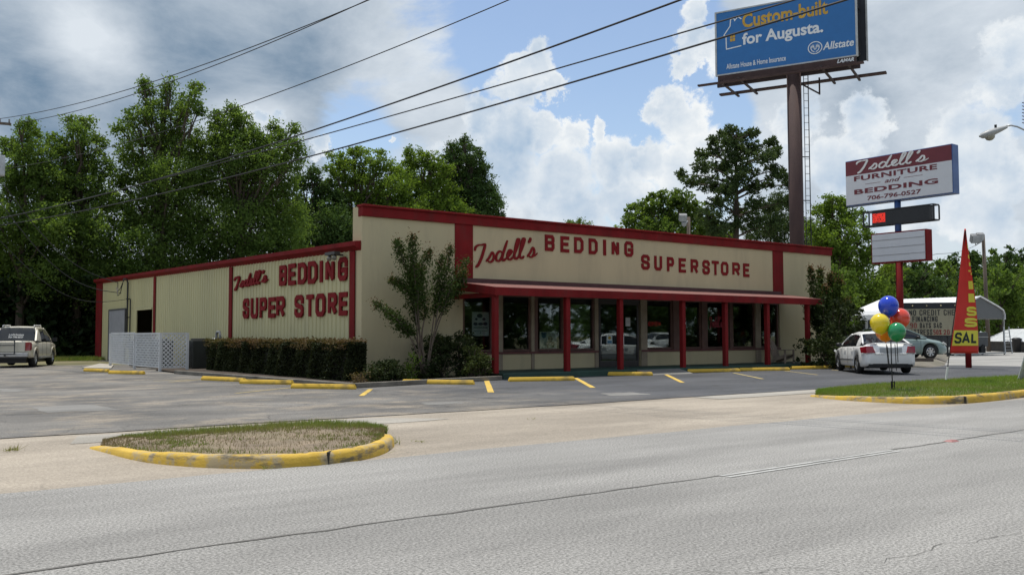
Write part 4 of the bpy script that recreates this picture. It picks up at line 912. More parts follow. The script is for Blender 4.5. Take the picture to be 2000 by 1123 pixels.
def sedan(name, label, paint, rear=True):
    root = thing(name, label, "car"); car_body(root, SED, paint)
    for s in (1, -1):
        tl = MB(); q = [(-2.375, .60, .955), (-2.425, .52, .735), (-2.39, .80, .72), (-2.335, .81, .955), (-2.06, .915, .73), (-1.93, .915, .91)]
        q = [(x, s * y_, z) for x, y_, z in q]; tl.add(q + [(x + .1, y_ * .9, z) for x, y_, z in q], [(0, 1, 2, 3), (3, 2, 4, 5), (0, 6, 7, 1), (1, 7, 8, 2), (2, 8, 10, 4), (4, 10, 11, 5), (5, 11, 9, 3), (3, 9, 6, 0)]); tl.build("tail_light", REDGL, root, False, True)
        hl = MB(); hl.prism([(2.22, s * .76, .62), (1.98, s * .868, .7), (2.0, s * .85, .78), (2.25, s * .62, .70)], (.02, .02 * s, .012)); hl.build("headlight", pm("clear_lens", (.6, .6, .58), .1), root, False, True)
        mr = MB(); mr.lathe([(0, -.1), (.06, -.09), (.08, 0), (.06, .09), (0, .1)], (.78, s * .99, .98), (0, 1, 0), 10); mr.bar((.78, s * .8, .94), (.78, s * .95, .96), .06, .05); mr.build("mirror", BLACK, root, True, True)
        for x in (-.75, .28): dh = MB(); dh.bar((x - .09, s * .912, .84), (x + .09, s * .914, .835), .02, .03); dh.build("door_handle", paint, root, False, True)
        st = MB(); st.bar((-.95, s * .905, .47), (1.0, s * .905, .45), .014, .04); st.build("side_moulding", CHROME if paint is WHITEC else paint, root, False, True)
        dl = MB()
        for x in (-1.02, -.18, .95): dl.bar((x, s * .906, .3 if x > -.9 else .72), (x + (.0), s * .893, .90), .006, .006)
        dl.build("door_gap", BLACK, root, False, True)
    lp = MB(); lp.box(-2.408, -2.395, -.26, .26, .74, .88); l = lp.build("number_plate", pm("plate_grey", (.42, .43, .42), .5, var=.2, scale=30), root, False, True)
    rc = MB(); rc.box(-2.394, -2.36, -.36, .36, .72, .905); rc.build("plate_recess", pm("plate_recess", (.4, .41, .42), .4), root, False, True)
    bl = MB(); bl.tube([(-2.12, -.9, .70), (-2.36, -.76, .70), (-2.415, -.4, .70), (-2.42, 0, .70), (-2.415, .4, .70), (-2.36, .76, .70), (-2.12, .9, .70)], .016, 6)
    bl.build("bumper", paint, root, True, True)
    sp = MB(); sp.tube([(-2.26, -.74, 1.02), (-2.33, -.4, 1.055), (-2.34, 0, 1.065), (-2.33, .4, 1.055), (-2.26, .74, 1.02)], .022, 6); sp.build("boot_spoiler", paint, root, True, True)
    ex = MB(); ex.tube([(-2.1, -.5, .26), (-2.36, -.5, .26)], .045, 10); ex.box(-2.36, -2.2, -.72, .72, .24, .34); ex.build("rear_valance", BLACK, root, False, True)
    return root
WHITEC = pm("pearl_white_car_paint", (.82, .82, .80), .3, var=.02, coat=.6)
TEALC = pm("grey_green_car_paint", (.20, .27, .26), .3, var=.03, coat=.6)
GOLDC = pm("champagne_car_paint", (.56, .53, .44), .35, metal=.15, var=.03, coat=.5)
sd_ = sedan("sedan", "pearl white four door sedan parked facing the shop behind the balloons", WHITEC)
c = CD(1739, 31.6); hd = Vector((.685, .725, 0)).normalized(); sd_.location = c + hd * 2.38 + Vector((0, 0, .02)); sd_.rotation_euler = (0, 0, math.atan2(hd.y, hd.x))
td = sedan("sedan", "grey green sedan parked side on beside the letter board sign", TEALC)
a = CD(1815, 46.5); td.scale = (1.1, 1.1, 1.1); td.rotation_euler = (0, 0, math.atan2(-.55, .83)); hd = Vector((.83, -.55, 0)).normalized(); td.location = a - hd * 1.56 + Vector((hd.y, -hd.x, 0)) * -.87 + Vector((0, 0, .155))
wc = copy_tree(sd_); tag(wc, "white sedan across the road mirrored in the shop windows", "car"); wc.location = (59, -5.5, 0); wc.rotation_euler = (0, 0, PI); wc.scale = (1.05, 1, 1.12)
PK = dict(ends=(-2.8, 2.8), wx=(-1.75, 1.62), r=.39, ar=.46, rim=.26, tw=.26, track=.86, ub=.95,
          hw=[(-2.8, .93), (-2.76, .985), (-2.4, 1.0), (1.6, 1.0), (2.3, .96), (2.68, .85), (2.8, .7)],
          top=[(-2.8, 1.12), (-2.77, 1.19), (-2.4, 1.2), (1.3, 1.2), (1.6, 1.18), (2.5, 1.06), (2.75, .92), (2.8, .8)], sh=[(-2.8, 1.08), (0, 1.12), (1.6, 1.1), (2.5, .98), (2.8, .72)], sill=[(-2.8, .5), (-2.5, .42), (2.4, .38), (2.8, .42)],
          roof=[(-1.32, 1.2), (-1.0, 1.62), (-.85, 1.8), (-.6, 1.85), (.4, 1.86), (.75, 1.8), (1.1, 1.58), (1.62, 1.2)], belt=[(-1.32, 1.17), (1.62, 1.15)], H=.68, gb=.93, gt=.74, g=(-1.32, -.85, .65, 1.62),
          pillars=[(-1.1, -.55, [0, .25, .5, .75, 1]), (.2, .28, [0, .5, 1]), (1.3, 1.62, [0, .5, 1])])
pk = thing("pickup_truck", "champagne crew cab pickup with roof rails parked by the trees", "truck"); car_body(pk, PK, GOLDC)
for s in (1, -1):
    q = [(-2.83, s * .79, .76), (-2.83, s * .79, 1.14), (-2.79, s * .985, 1.13), (-2.80, s * .985, .77), (-2.66, s * 1.012, 1.1), (-2.68, s * 1.012, .8)]
    MB().add(q + [(x + .08, y_ * .93, z) for x, y_, z in q], [(0, 1, 2, 3), (3, 2, 4, 5), (0, 6, 7, 1), (1, 7, 8, 2), (2, 8, 10, 4), (4, 10, 11, 5), (5, 11, 9, 3), (3, 9, 6, 0)]).build("tail_light", REDGL, pk, False, True)
    MB().prism([(-1.28, s * .985, 1.195), (-1.75, s * .985, 1.2), (-1.02, s * .86, 1.66), (-.85, s * .84, 1.72)], (0, -.07 * s, 0)).build("sail_panel", GOLDC, pk, False, True)
    rr = MB(); rr.tube([(-.8, s * .66, 1.84), (-.75, s * .66, 1.91), (.45, s * .66, 1.92), (.55, s * .66, 1.86)], .022, 6); rr.build("roof_rail", WHITEP, pk, True, True)
    MB().bar((-1.2, s * 1.02, .42), (1.05, s * 1.02, .42), .12, .07).build("running_board", GALV, pk, False, True)
    mr = MB(); mr.obox((1.12, s * 1.16, 1.25), (.06, 0, 0), (0, .1, 0), (0, 0, .1)); mr.bar((1.12, s * .95, 1.2), (1.12, s * 1.1, 1.2), .05, .05); mr.build("mirror", BLACK, pk, False, True)
    dl = MB()
    for x in (-.62, .24, 1.15): dl.bar((x, s * 1.002, .48), (x, s * .99, 1.13), .007, .007)
    dl.build("door_gap", BLACK, pk, False, True)
    for x in (-1.75, 1.62):
        fl_ = MB(); fl_.tube([(x + .5 * math.cos(t), s * 1.0, .39 + .5 * math.sin(t)) for t in np.linspace(0.1, PI - .1, 12)], .03, 6); fl_.build("wheel_flare", GOLDC, pk, True, True)
tg = MB(); tg.box(-2.83, -2.80, -.76, .76, .70, 1.16); tg.build("tailgate", GOLDC, pk, False, True, bevel=.012)
bp = MB(); bp.box(-2.95, -2.78, -.92, .92, .48, .66); bp.build("rear_bumper", pm("bumper_silver", (.42, .42, .42), .35, metal=.5), pk, False, True, bevel=.03); MB().box(-2.9, -2.75, -.85, .85, .4, .475).build("rear_valance", BLACK, pk, False, True)
a_ = text_mb("Isdell's Furniture", (0, .14, .62, .24), (-1.17, .31, 1.28), (0, -1, 0), (.47, 0, .88), .01, .25, .06); a_.build("window_lettering", WHITEP, pk, False, True)
a_ = text_mb("706-796-0527", (0, 0, .62, .09), (-1.17, .31, 1.28), (0, -1, 0), (.47, 0, .88), .01, 0, .09); a_.build("window_lettering", WHITEP, pk, False, True)
rk = MB()
for z in (.62, 1.0, 1.2): rk.bar((-3.05, .95, z), (-3.05, -.42, z), .04, .04)
for y_ in (.95, .3, -.4): rk.bar((-3.05, y_, .6), (-3.05, y_, 1.22), .04, .04)
rk.bar((-3.05, 0, .55), (-2.7, 0, .55), .06, .06); rk.build("cargo_rack", pm("dark_rack", (.04, .045, .05), .5), pk, False, True)
c = CD(62, 41.3); hd = Vector((.38, .93, 0)).normalized(); lf_ = Vector((-hd.y, hd.x, 0)); pk.location = c + hd * 2.8 + lf_ * .98; pk.rotation_euler = (0, 0, math.atan2(hd.y, hd.x))

# ------------------------------------------------------------------ balloons on their stand
bs = CD(1745, 20.9, .10); st = thing("balloon_stand", "thin black metal stand holding the balloons on the verge", "stand", bs); z0 = .08
r_c = Vector((.8, -.6, 0))
def bp_(px, py, d=20.9): return PD(px, py, d)
m = MB(); m.tube([bp_(1743.5, 762), bp_(1741, 700), bp_(1740, 668)], .014, 6); m.build("pole", BLACK, st)
m = MB()
m.bar(bp_(1741, 758), bp_(1741, 744), .018, .018); m.bar(bp_(1747, 758), bp_(1747, 744), .018, .018); m.bar(bp_(1741, 746), bp_(1747, 746), .014, .014); m.bar(bp_(1741, 753), bp_(1747, 753), .014, .014); m.bar(bp_(1741, 759), bp_(1748, 759), .02, .02); m.build("base_frame", BLACK, st)
m = MB()
for a, b in (((1731, 672), (1735, 712)), ((1733, 676), (1738, 725)), ((1752, 668), (1754, 708)), ((1748, 672), (1751, 724)), ((1740, 724), (1752, 730)), ((1742, 732), (1754, 728))): m.tube([bp_(*a), bp_(*b)], .009, 5)
m.build("balloon_stems", BLACK, st)
for nm, px, py, r_, dd, col in (("blue", 1735.3, 597, 19.0, 21.1, (.012, .05, .52)), ("red", 1758, 621, 18.5, 21.25, (.68, .065, .035)), ("orange", 1728, 646, 18, 21.3, (.85, .24, .012)), ("yellow", 1718.5, 631, 18.5, 20.9, (.72, .56, .02)), ("green", 1751.5, 647, 17.0, 20.7, (.012, .235, .085))):
    R_ = r_ / F * dd; c = PD(px, py, dd); bt = pm(nm + "_balloon_latex", col, .12, var=.03, coat=.5); bt.node_tree.nodes['Principled BSDF'].inputs['Subsurface Weight'].default_value = .0
    prof = [(R_ * math.sin(t) * (1 if t < PI / 2 else (1 - .10 * ((t - PI / 2) / (PI / 2)) ** 2)), R_ * math.cos(t) * (1.03 if t < PI / 2 else 1.2)) for t in np.linspace(0.001, PI - .09, 18)]
    prof += [(R_ * .05, -R_ * 1.24), (R_ * .1, -R_ * 1.3), (0.001, -R_ * 1.3)]
    bo = MB().lathe(prof, c, (r_c.x * .12 * (px - 1740) / 20, r_c.y * .12 * (px - 1740) / 20, 1), 32).build("balloon", bt, None, True)
    lab = {"blue": "round blue balloon, topmost of the bunch", "red": "orange red balloon at the right of the bunch", "orange": "bright orange balloon half hidden behind the yellow and green ones", "yellow": "yellow balloon at the left of the bunch", "green": "green balloon, lowest in front of the bunch"}[nm]
    tag(bo, lab, "balloon", "balloons tied to the stand on the verge")

# ------------------------------------------------------------------ feather flag
ff = CD(1848, 24.7); fg = thing("feather_flag", "tall tapering red flag with yellow letters leaning on the verge", "flag", (ff.x, ff.y, .05))
DF_ = 24.6
m = MB(); m.tube([PD(1847.5, 741, DF_), PD(1851, 716, DF_)], .028, 8); m.build("ground_spike", WHITEP, fg)
m = MB(); m.tube([PD(1851, 716, DF_), PD(1857, 670, DF_), PD(1886, 450, DF_)], .014, 6); m.build("pole", BLACK, fg)
FR = pm("red_flag_cloth", (.56, .028, .022), .6, var=.12, scale=1.2); FY = pm("yellow_flag_print", (.66, .60, .07), .6, var=.06); fo, fu, fv = PD(1856, 690, DF_), rt, up
def edgeL(v): return 1855 + 30 * v + 1.5 * math.sin(v * 5)
def edgeR(v): return 1911 - 24.5 * v + 8 * math.sin(PI * v) * (1 - v)
def fpt(u, v, off=0.0):
    py = 690 - 243 * v; w_ = u * (edgeR(v) - edgeL(v)); px = edgeL(v) + w_
    d = DF_ - .05 * math.sin(u * PI * 1.5 + v * 3) - .03 * math.sin(v * 9 + u * 2) + (.22 * max(0, u - .8) / .2) ** 2 * (1 - v)
    p = PD(px, py, d); return p - fw * off
m = MB(); nu, nv = 14, 40
for j in range(nv + 1):
    for i in range(nu + 1): m.v.append(tuple(fpt(i / nu, j / nv)))
for j in range(nv):
    for i in range(nu): a = j * (nu + 1) + i; m.f.append((a, a + 1, a + nu + 2, a + nu + 1))
fc = m.build("cloth", FR, fg, True); sm = fc.modifiers.new("thick", 'SOLIDIFY'); sm.thickness = .004; sm.offset = -1
def fpatch(name, poly_rows, mat, off):
    m = MB()
    for rows in poly_rows:          # rows of (u0,u1,v)
        for (a0, a1, v0), (b0, b1, v1) in zip(rows, rows[1:]):
            for k in range(6):
                s0, s1 = k / 6, (k + 1) / 6; m.poly([fpt(a0 + (a1 - a0) * s0, v0, off), fpt(a0 + (a1 - a0) * s1, v0, off), fpt(b0 + (b1 - b0) * s1, v1, off), fpt(b0 + (b1 - b0) * s0, v1, off)])
    return m.build(name, mat, fg)
def vrows(u0, u1, v0, v1, n=6): return [(u0, u1, v0 + (v1 - v0) * k / n) for k in range(n + 1)]
fpatch("print", [vrows(.03, .985, .062, .185)], FY, .012)
# SAL in dark letters on the yellow field, S S I I above in yellow
def fglyph(m, ch, u0, v0, u1, v1, tu, off, slant=0.0):
    for k, stt in enumerate(GLY[ch]):
        W_ = 1.0; H_ = (v1 - v0) / (u1 - u0) * 4.4; th = tu / (u1 - u0)
        pts = [(th / 2 + p_[0] * (1 - th), th / 2 + p_[1] * (H_ - th)) for p_ in stt] if ch != 'I' else [(.5, 0), (.5, H_)]
        fine = []
        for a, b in zip(pts, pts[1:]):
            for q_ in range(3): fine.append((a[0] + (b[0] - a[0]) * q_ / 3, a[1] + (b[1] - a[1]) * q_ / 3))
        fine.append(pts[-1]); tmp = MB(); ribbon(tmp, fine, th if ch != 'I' else th * 2.0, (0, 0, 0), (1, 0, 0), (0, 1, 0), 0, 0.0)
        o = len(m.v); m.v += [tuple(fpt(u0 + (x) * (u1 - u0) + slant * y_ / H_, v0 + y_ / H_ * (v1 - v0), off + .002 * k)) for x, y_, z in tmp.v]
        m.f += [tuple(i + o for i in f_) for f_ in tmp.f if f_[0] % 8 == 0 and f_[1] % 8 == 1 and f_[2] % 8 == 2]
m = MB(); fglyph(m, 'S', .09, .08, .36, .168, .075, .016); fglyph(m, 'A', .37, .078, .68, .168, .075, .016); fglyph(m, 'L', .72, .082, .95, .166, .08, .016); m.build("lettering", pm("dark_flag_print", (.02, .03, .03), .7), fg)
m = MB(); fglyph(m, 'S', .44, .212, .97, .285, .085, .012); fglyph(m, 'S', .52, .30, .98, .375, .085, .012)
fpatch("print", [vrows(.62, .95, .41, .48), vrows(.66, .95, .515, .58), vrows(.72, .92, .655, .668), vrows(.90, .98, .63, .645), vrows(.82, .97, .76, .79), vrows(.84, .97, .84, .88), vrows(.84, .99, .70, .73)], FY, .012); m.build("lettering", FY, fg)
# short red post behind the flag
p = G(1892, 718); MB().box(p.x - .11, p.x + .11, p.y - .11, p.y + .11, -.02, 1.55)
rp_ = MB(); rp_.tube([(p.x, p.y, -.02), (p.x, p.y, 1.5)], .12, 14); tag(rp_.build("bollard", RED, None, True), "short round red post standing behind the red feather flag", "bollard")
# sandwich board at the picture's right edge
c = CD(2004, 25.0); ab_ = thing("sandwich_board", "white folding sandwich board at the right end of the verge", "sign", (c.x, c.y, .08))
for s in (-1, 1):
    m = MB(); m.obox((c.x + .36, c.y + s * .17, .48), (.33, 0, 0), (0, .012, 0), (0, -s * .13, .42)); m.build("panel", WHITEP, ab_)
m = MB()
for k in range(5): m.obox((c.x + .36, c.y - .235 + k * .036, .25 + k * .125), (.30, 0, 0), (0, .006, 0), (0, .01, .035))
m.build("print", pm("dark_print", (.08, .08, .1), .6), ab_)
# ------------------------------------------------------------------ tall pylon sign, faces towards -X
XP = 37.1; PS = thing("pylon_sign", "tall shop sign on one pole, maroon topped cabinet over black display and blank letter board", "sign", (XP, PX(1758, 600, XP).y, 0))
BLUE = pm("blue_sign_paint", (.055, .11, .28), .4); yc = PX(1758, 600, XP).y
def sx(px, py): q = PX(px, py, XP - .25); return q.y, q.z
ya, zt_a = sx(1650, 312); _, zb_a = sx(1650, 402); yb, zt_b = sx(1859, 285); _, zb_b = sx(1859, 380)
zt = (zt_a + zt_b) / 2; zb = (zb_a + zb_b) / 2
SIGNW = pm("white_sign_face", (.64, .65, .67), .4, var=.03); MAR = pm("maroon_sign_face", (.16, .025, .035), .45, var=.08)
cab = MB(); cab.box(XP - .22, XP + .28, yb, ya, zb, zt); cb = cab.build("cabinet", BLUE, PS, bevel=.02)
zm = zt - (zt - zb) * .335
MB().box(XP - .25, XP - .222, yb + .03, ya - .03, zb + .04, zm).build("face", SIGNW, cb); MB().box(XP - .25, XP - .222, yb + .03, ya - .03, zm + .001, zt - .04).build("face", MAR, cb)
uxp = Vector((0, -1, 0)); op = Vector((XP - .252, 0, 0)); wd = ya - yb; hh = zt - zb
def sb_(u0, v0, u1, v1): return (-ya + u0 * wd, zb + v0 * hh, -ya + u1 * wd, zb + v1 * hh)
script_letters(sb_(.12, .70, .80, .975), .085, op, uxp, uz, .012, 0.0, WHITEP, cb)
m = MB(); text_mb("FURNITURE", sb_(.09, .525, .87, .635), op, uxp, uz, .03, 0, .008, spacing=1.06).build("lettering", MAR, cb); text_mb("BEDDING", sb_(.09, .235, .875, .345), op, uxp, uz, .035, 0, .008, spacing=1.06).build("lettering", MAR, cb)
text_mb("and", sb_(.39, .40, .54, .49), op, uxp, uz, .012, .35, .008).build("lettering", MAR, cb)
m = MB(); m.add([op + uxp * x + uz * z - Vector((.004, 0, 0)) for x, z in ((-ya + .2 * wd, zb + .43 * hh), (-ya + .35 * wd, zb + .43 * hh), (-ya + .35 * wd, zb + .438 * hh), (-ya + .2 * wd, zb + .438 * hh), (-ya + .57 * wd, zb + .45 * hh), (-ya + .74 * wd, zb + .45 * hh), (-ya + .74 * wd, zb + .458 * hh), (-ya + .57 * wd, zb + .458 * hh))], [(0, 1, 2, 3), (4, 5, 6, 7)]); m.build("lettering", MAR, cb)
text_mb("706-796-0527", sb_(.22, .075, .725, .17), op, uxp, uz, .022, .06, .008).build("lettering", MAR, cb)
# pole: blue above, red below
m = MB(); m.tube([(XP, yc, PX(1758, 470, XP).z), (XP, yc, zb)], .135, 14); m.build("pole", BLUE, PS, True)
m = MB(); m.tube([(XP, yc, 0), (XP, yc, PX(1758, 475, XP).z)], .145, 14); m.build("pole", RED, PS, True)
# display
def rectx(x0, y0, x1, y1, X): a = PX(x0, y0, X); b = PX(x1, y1, X); return a, b
q0, q1 = PX(1703, 424, XP - .2), PX(1816, 417, XP - .2); zz0, zz1 = PX(1757, 436, XP).z, PX(1757, 409, XP).z
m = MB(); m.box(XP - .2, XP + .2, q1.y, q0.y, zz0, zz1); ds = m.build("display", pm("black_display", (.012, .012, .014), .25), PS)
m = MB(); e0, e1 = PX(1692, 424, XP).y, PX(1829, 417, XP).y
for X_ in (XP - .22, XP + .22):
    m.bar((X_, e0, zz0 - .02), (X_, e1, zz0 - .02), .05, .05); m.bar((X_, e0, zz1 + .02), (X_, e1, zz1 + .02), .05, .05)
    for y_ in (e0, e1): m.bar((X_, y_, zz0), (X_, y_, zz1), .05, .05)
for y_ in (e0, e1):
    for z_ in (zz0 - .02, zz1 + .02): m.bar((XP - .2, y_, z_), (XP + .2, y_, z_), .05, .05)
m.build("cage", BLACK, ds)
m = MB(); a, b = PX(1704, 428, XP - .205), PX(1729, 424, XP - .205); r = random.Random(5)
ny, nz = 18, 12
for i in range(ny):
    for j in range(nz):
        if r.random() < .9: y0 = a.y + (b.y - a.y) * i / ny; y1 = a.y + (b.y - a.y) * (i + .86) / ny; z0 = zz0 + .1 + (zz1 - zz0 - .2) * j / nz; z1 = z0 + (zz1 - zz0 - .2) * .86 / nz; m.poly([(XP - .206, y0, z0), (XP - .206, y1, z0), (XP - .206, y1, z1), (XP - .206, y0, z1)])
m.build("lit_pixels", emit("red_led", (1, .04, .02), .55), ds)
# blank letter board
q0, q1 = PX(1701, 487, XP - .25), PX(1809, 482, XP - .25); zz0, zz1 = PX(1757, 513, XP).z, PX(1757, 453, XP).z
m = MB(); m.box(XP - .22, XP + .25, q1.y, q0.y, zz0, zz1); lb = m.build("letter_board", RED, PS, bevel=.015)
MB().box(XP - .25, XP - .222, q1.y + .06, q0.y - .06, zz0 + .06, zz1 - .06).build("face", SIGNW, lb); m = MB()
for k in (1, 2, 3): z_ = zz0 + (zz1 - zz0) * k / 4; m.box(XP - .262, XP - .252, q1.y + .06, q0.y - .06, z_, z_ + .025)
m.build("letter_rail", pm("grey_rail", (.35, .35, .36), .5), lb)

# ------------------------------------------------------------------ billboard
DB = 52.0; pb = CD(1560, DB); BB = thing("billboard", "tall roadside billboard with a blue advertisement on one brown steel pole", "billboard", (pb.x, pb.y, 0))
A0 = CD(1405, 53.9); A1 = CD(1688, 49.9); u_ = (A1 - A0); wbb = u_.length; u_.normalize(); nb_ = u_.cross(uz).normalized()      # nb_ towards the camera side
if nb_.dot(CAM - A0) < 0: nb_ = -nb_
def bz(px, py): q = PL(px, py, A0, A1); return (Vector((q.x, q.y, 0)) - A0).dot(u_), q.z
z0 = (bz(1405, 153)[1] + bz(1680, 105)[1]) / 2; z1 = bz(1405, 24)[1]
BBL = pm("blue_billboard_print", (.026, .15, .40), .5, var=.05); BBY = pm("orange_billboard_print", (.55, .33, .04), .5); BBW = pm("white_billboard_print", (.72, .74, .76), .5, var=.03)
def bbox(mb, x0, x1, y0, y1, za, zb_): mb.obox(A0 + u_ * (x0 + x1) / 2 + nb_ * (y0 + y1) / 2 + uz * (za + zb_) / 2, u_ * (x1 - x0) / 2, nb_ * (y1 - y0) / 2, uz * (zb_ - za) / 2)
m = MB(); bbox(m, .1, wbb - .1, -.12, -.002, z0 + .08, z1 - .08); pn = m.build("panel", BBL, BB)
m = MB(); bbox(m, 0, .1, -.12, .03, z0, z1); bbox(m, wbb - .1, wbb, -.12, .03, z0, z1); bbox(m, .1, wbb - .1, -.12, .03, z1 - .08, z1); bbox(m, .1, wbb - .1, -.12, .03, z0, z0 + .08); m.build("frame", pm("pale_frame", (.45, .46, .46), .5), pn)
def bt(px, py): return bz(px, py)
oB = A0 + nb_ * .001
def btext(s, x0, y0l, y1l, x1, y0r, y1r, mat, bold, shear=0.0, sp=1.0):   # left bottom/top and right bottom/top pixels
    a = bt(x0, y0l); b = bt(x1, y0r); c = bt(x0, y1l); text_mb(s, (a[0], (a[1] + b[1]) / 2, b[0], c[1]), oB, u_, uz, bold, shear, .008, spacing=sp).build("lettering", mat, pn)
btext("Custom-built", 1450, 60, 28, 1617, 24, 0, BBY, .028)
btext("for Augusta.", 1450, 99, 66, 1608, 67, 32, BBW, .028)
btext("Allstate House & Home Insurance", 1419, 137, 126, 1535, 118, 108, BBW, .014)
btext("Allstate", 1607, 99, 84, 1668, 90, 75, BBW, .022, .2)
# house outline and its window
def bpl(pts): return [bt(*p) for p in pts]
m = MB(); ribbon(m, bpl([(1448, 38), (1441, 33), (1435, 41), (1433, 36), (1427, 39), (1426, 52), (1414, 70), (1418, 72), (1419, 97), (1448, 90)]), .06, oB, u_, uz, 0, .012); m.build("emblem", BBW, pn)
m = MB()
for i in (0, 1):
    for j in (0, 1): q = bpl([(1426 + i * 5.2, 75.5 + j * 7 - i), (1430.6 + i * 5.2, 74.6 + j * 7 - i), (1430.6 + i * 5.2, 68.6 + j * 7 - i), (1426 + i * 5.2, 69.5 + j * 7 - i)]); m.poly([oB + u_ * x + uz * z + nb_ * .01 for x, z in q])
m.build("emblem", BBY, pn)
m = MB(); cx_, cz_ = bt(1592, 94); R_ = .34
ribbon(m, [(cx_ + R_ * math.cos(t) * 1.1, cz_ + R_ * math.sin(t)) for t in np.linspace(0, 2 * PI, 25)], .05, oB, u_, uz, 0, .012)
for s in (1, -1):
    ribbon(m, [(cx_ + s * x * R_, cz_ + y_ * R_) for x, y_ in ((.12, -.7), (.5, -.45), (.7, 0), (.62, .35), (.5, .05), (.45, .5), (.34, .1), (.2, .45), (.16, -.1), (.05, -.3))], .045, oB, u_, uz, 0, .014)
m.build("emblem", BBW, pn)
# back face and the steel between
m = MB(); bbox(m, .1, wbb + .25, -1.35, -1.25, z0 + .05, z1); m.build("rear_panel", pm("dark_panel_back", (.03, .033, .04), .7), BB); m = MB(); bbox(m, wbb + .25, wbb + .33, -1.4, -1.2, z0 + .02, z1); m.build("frame", pm("pale_frame_edge", (.4, .41, .4), .5), BB)
m = MB()
for k in range(7): x = .3 + (wbb - .4) * k / 6; bbox(m, x - .05, x + .05, -1.2, -.13, z0 + .3, z0 + .42); bbox(m, x - .05, x + .05, -1.2, -.13, z1 - .9, z1 - .8); bbox(m, x - .05, x + .05, -.3, -.2, z0 + .1, z1 - .2); bbox(m, x - .05, x + .05, -1.23, -1.15, z0 + .1, z1 - .2)
for k in range(8): zz = z0 + .3 + k * .45; bbox(m, .1, wbb, -.75, -.7, zz, zz + .06)
m.build("truss", pm("dark_truss", (.035, .035, .04), .7), BB)
m = MB(); bbox(m, .15, wbb - .1, -.12, .06, z0 - .32, z0 - .01); ap = m.build("apron_board", RUST, BB)
a = bt(1647, 112); text_mb("LAMAR", (wbb - 1.1, z0 - .27, wbb - .2, z0 - .06), A0 + nb_ * .064, u_, uz, .045, .3, .008).build("lettering", BBW, ap)
m = MB(); bbox(m, -.95, wbb + .35, .25, .5, z0 - .56, z0 - .47); bbox(m, -.75, wbb + 1.0, -3.5, -3.1, z0 - .30, z0 - .2)
m.build("catwalk", RUST, BB)
m = MB()
for x in (.35, 1.5, wbb - 1.9, wbb - .5): bbox(m, x - .06, x + .06, -3.6, .5, z0 - .46, z0 - .36)
bbox(m, -.1, wbb, -.75, -.6, z0 - .5, z0 - .3)
for x in (1.5, wbb - 1.9): bbox(m, x - .09, x + .09, -.5, -.3, z0 - .3, z0 + .05)
m.build("outrigger", pm("dark_steel", (.05, .035, .035), .7), BB)
m = MB(); cp = Vector((pb.x, pb.y, 0)); m.tube([cp, cp + uz * (z0 - .1)], .40, 24); m.build("pole", RUST, BB, True)
ld = MB(); lc = cp + rt * .58 + fw * .1; lc.z = 0; side = Vector((fw.x, fw.y, 0)).normalized()
for s in (0, 1): q = lc + rt * (.26 * s - .0); ld.tube([(q.x, q.y, 3.2), (q.x, q.y, z0 - .2)], .03 if s else .022, 6)
zz = 3.4
while zz < z0 - .3: ld.tube([(lc.x, lc.y, zz), (lc.x + rt.x * .26, lc.y + rt.y * .26, zz)], .014, 5); zz += .42
for zz in (4, 6.5, 9, 11.5): ld.bar((cp.x, cp.y, zz), (lc.x + rt.x * .26, lc.y + rt.y * .26, zz), .05, .05)
ld.build("ladder", BLACK, BB)
m = MB(); x_ = wbb * .68; bbox(m, x_, x_ + .08, -2.3, -2.2, z0 - 1.3, z0 - .3); m.bar(A0 + u_ * (x_ + .04) - nb_ * 2.25 + uz * (z0 - 1.25), cp + uz * (z0 - .75), .07, .07); m.build("brace", pm("dark_brace", (.05, .035, .035), .7), BB)

# ------------------------------------------------------------------ portable letter board on the dirt lot
Q0, Q1 = CD(1766, 50.5), CD(1893, 49.6); mu = (Q1 - Q0); mw = mu.length; mu.normalize(); mn = mu.cross(uz)
def mz(px, py): q = PL(px, py, Q0, Q1); return q.z
zt, zb2, zm2 = mz(1820, 591), mz(1820, 655), mz(1820, 603)
PM = thing("portable_sign", "cream portable letter board with a row of bulbs along its dark top", "sign", (Q0.x, Q0.y, .28))
def mbox(mb, x0, x1, y0, y1, za, zb_): mb.obox(Q0 + mu * (x0 + x1) / 2 + mn * (y0 + y1) / 2 + uz * (za + zb_) / 2, mu * (x1 - x0) / 2, mn * (y1 - y0) / 2, uz * (zb_ - za) / 2)
m = MB(); mbox(m, 0, mw, -.3, 0, zb2 - .06, zt); mb_ = m.build("box", pm("dark_sign_box", (.02, .022, .03), .5), PM)
m = MB(); mbox(m, .06, mw - .06, .001, .02, zb2, zm2); m.build("face", pm("cream_sign_face", (.33, .30, .21), .5, var=.08, dirt=(.2, .18, .13), stretch=(3, 3, .4)), mb_)
m = MB()
for k in range(5): c = Q0 + mu * (.45 + k * .71) + uz * (zm2 + zt) / 2 + mn * .03; m.lathe([(0, .05), (.035, .03), (.04, 0)], c, mn, 8)
m.build("bulb", pm("bulb_glass", (.5, .42, .25), .2), mb_)
LB = pm("black_sign_letters", (.03, .03, .03), .6); LR = pm("red_sign_letters", (.24, .04, .035), .6)
def mx(px): return (PL(px, 620, Q0, Q1) - Q0).dot(mu)
om = Q0 + mn * .022; om.z = 0
rows = [("NO CREDIT CHECK", 1776, 1880, 605, 616, LB), ("FINANCING", 1782, 1831, 617.5, 628.5, LB), ("90", 1777, 1790, 630.5, 640.5, LR), ("DAYS SAC", 1796, 1839, 630.5, 640.5, LB), ("MATTRESS", 1771, 1820, 643, 654, LB), ("50%", 1822, 1838, 644, 653.5, LR), ("20", 1842, 1854, 644, 653.5, LR)]
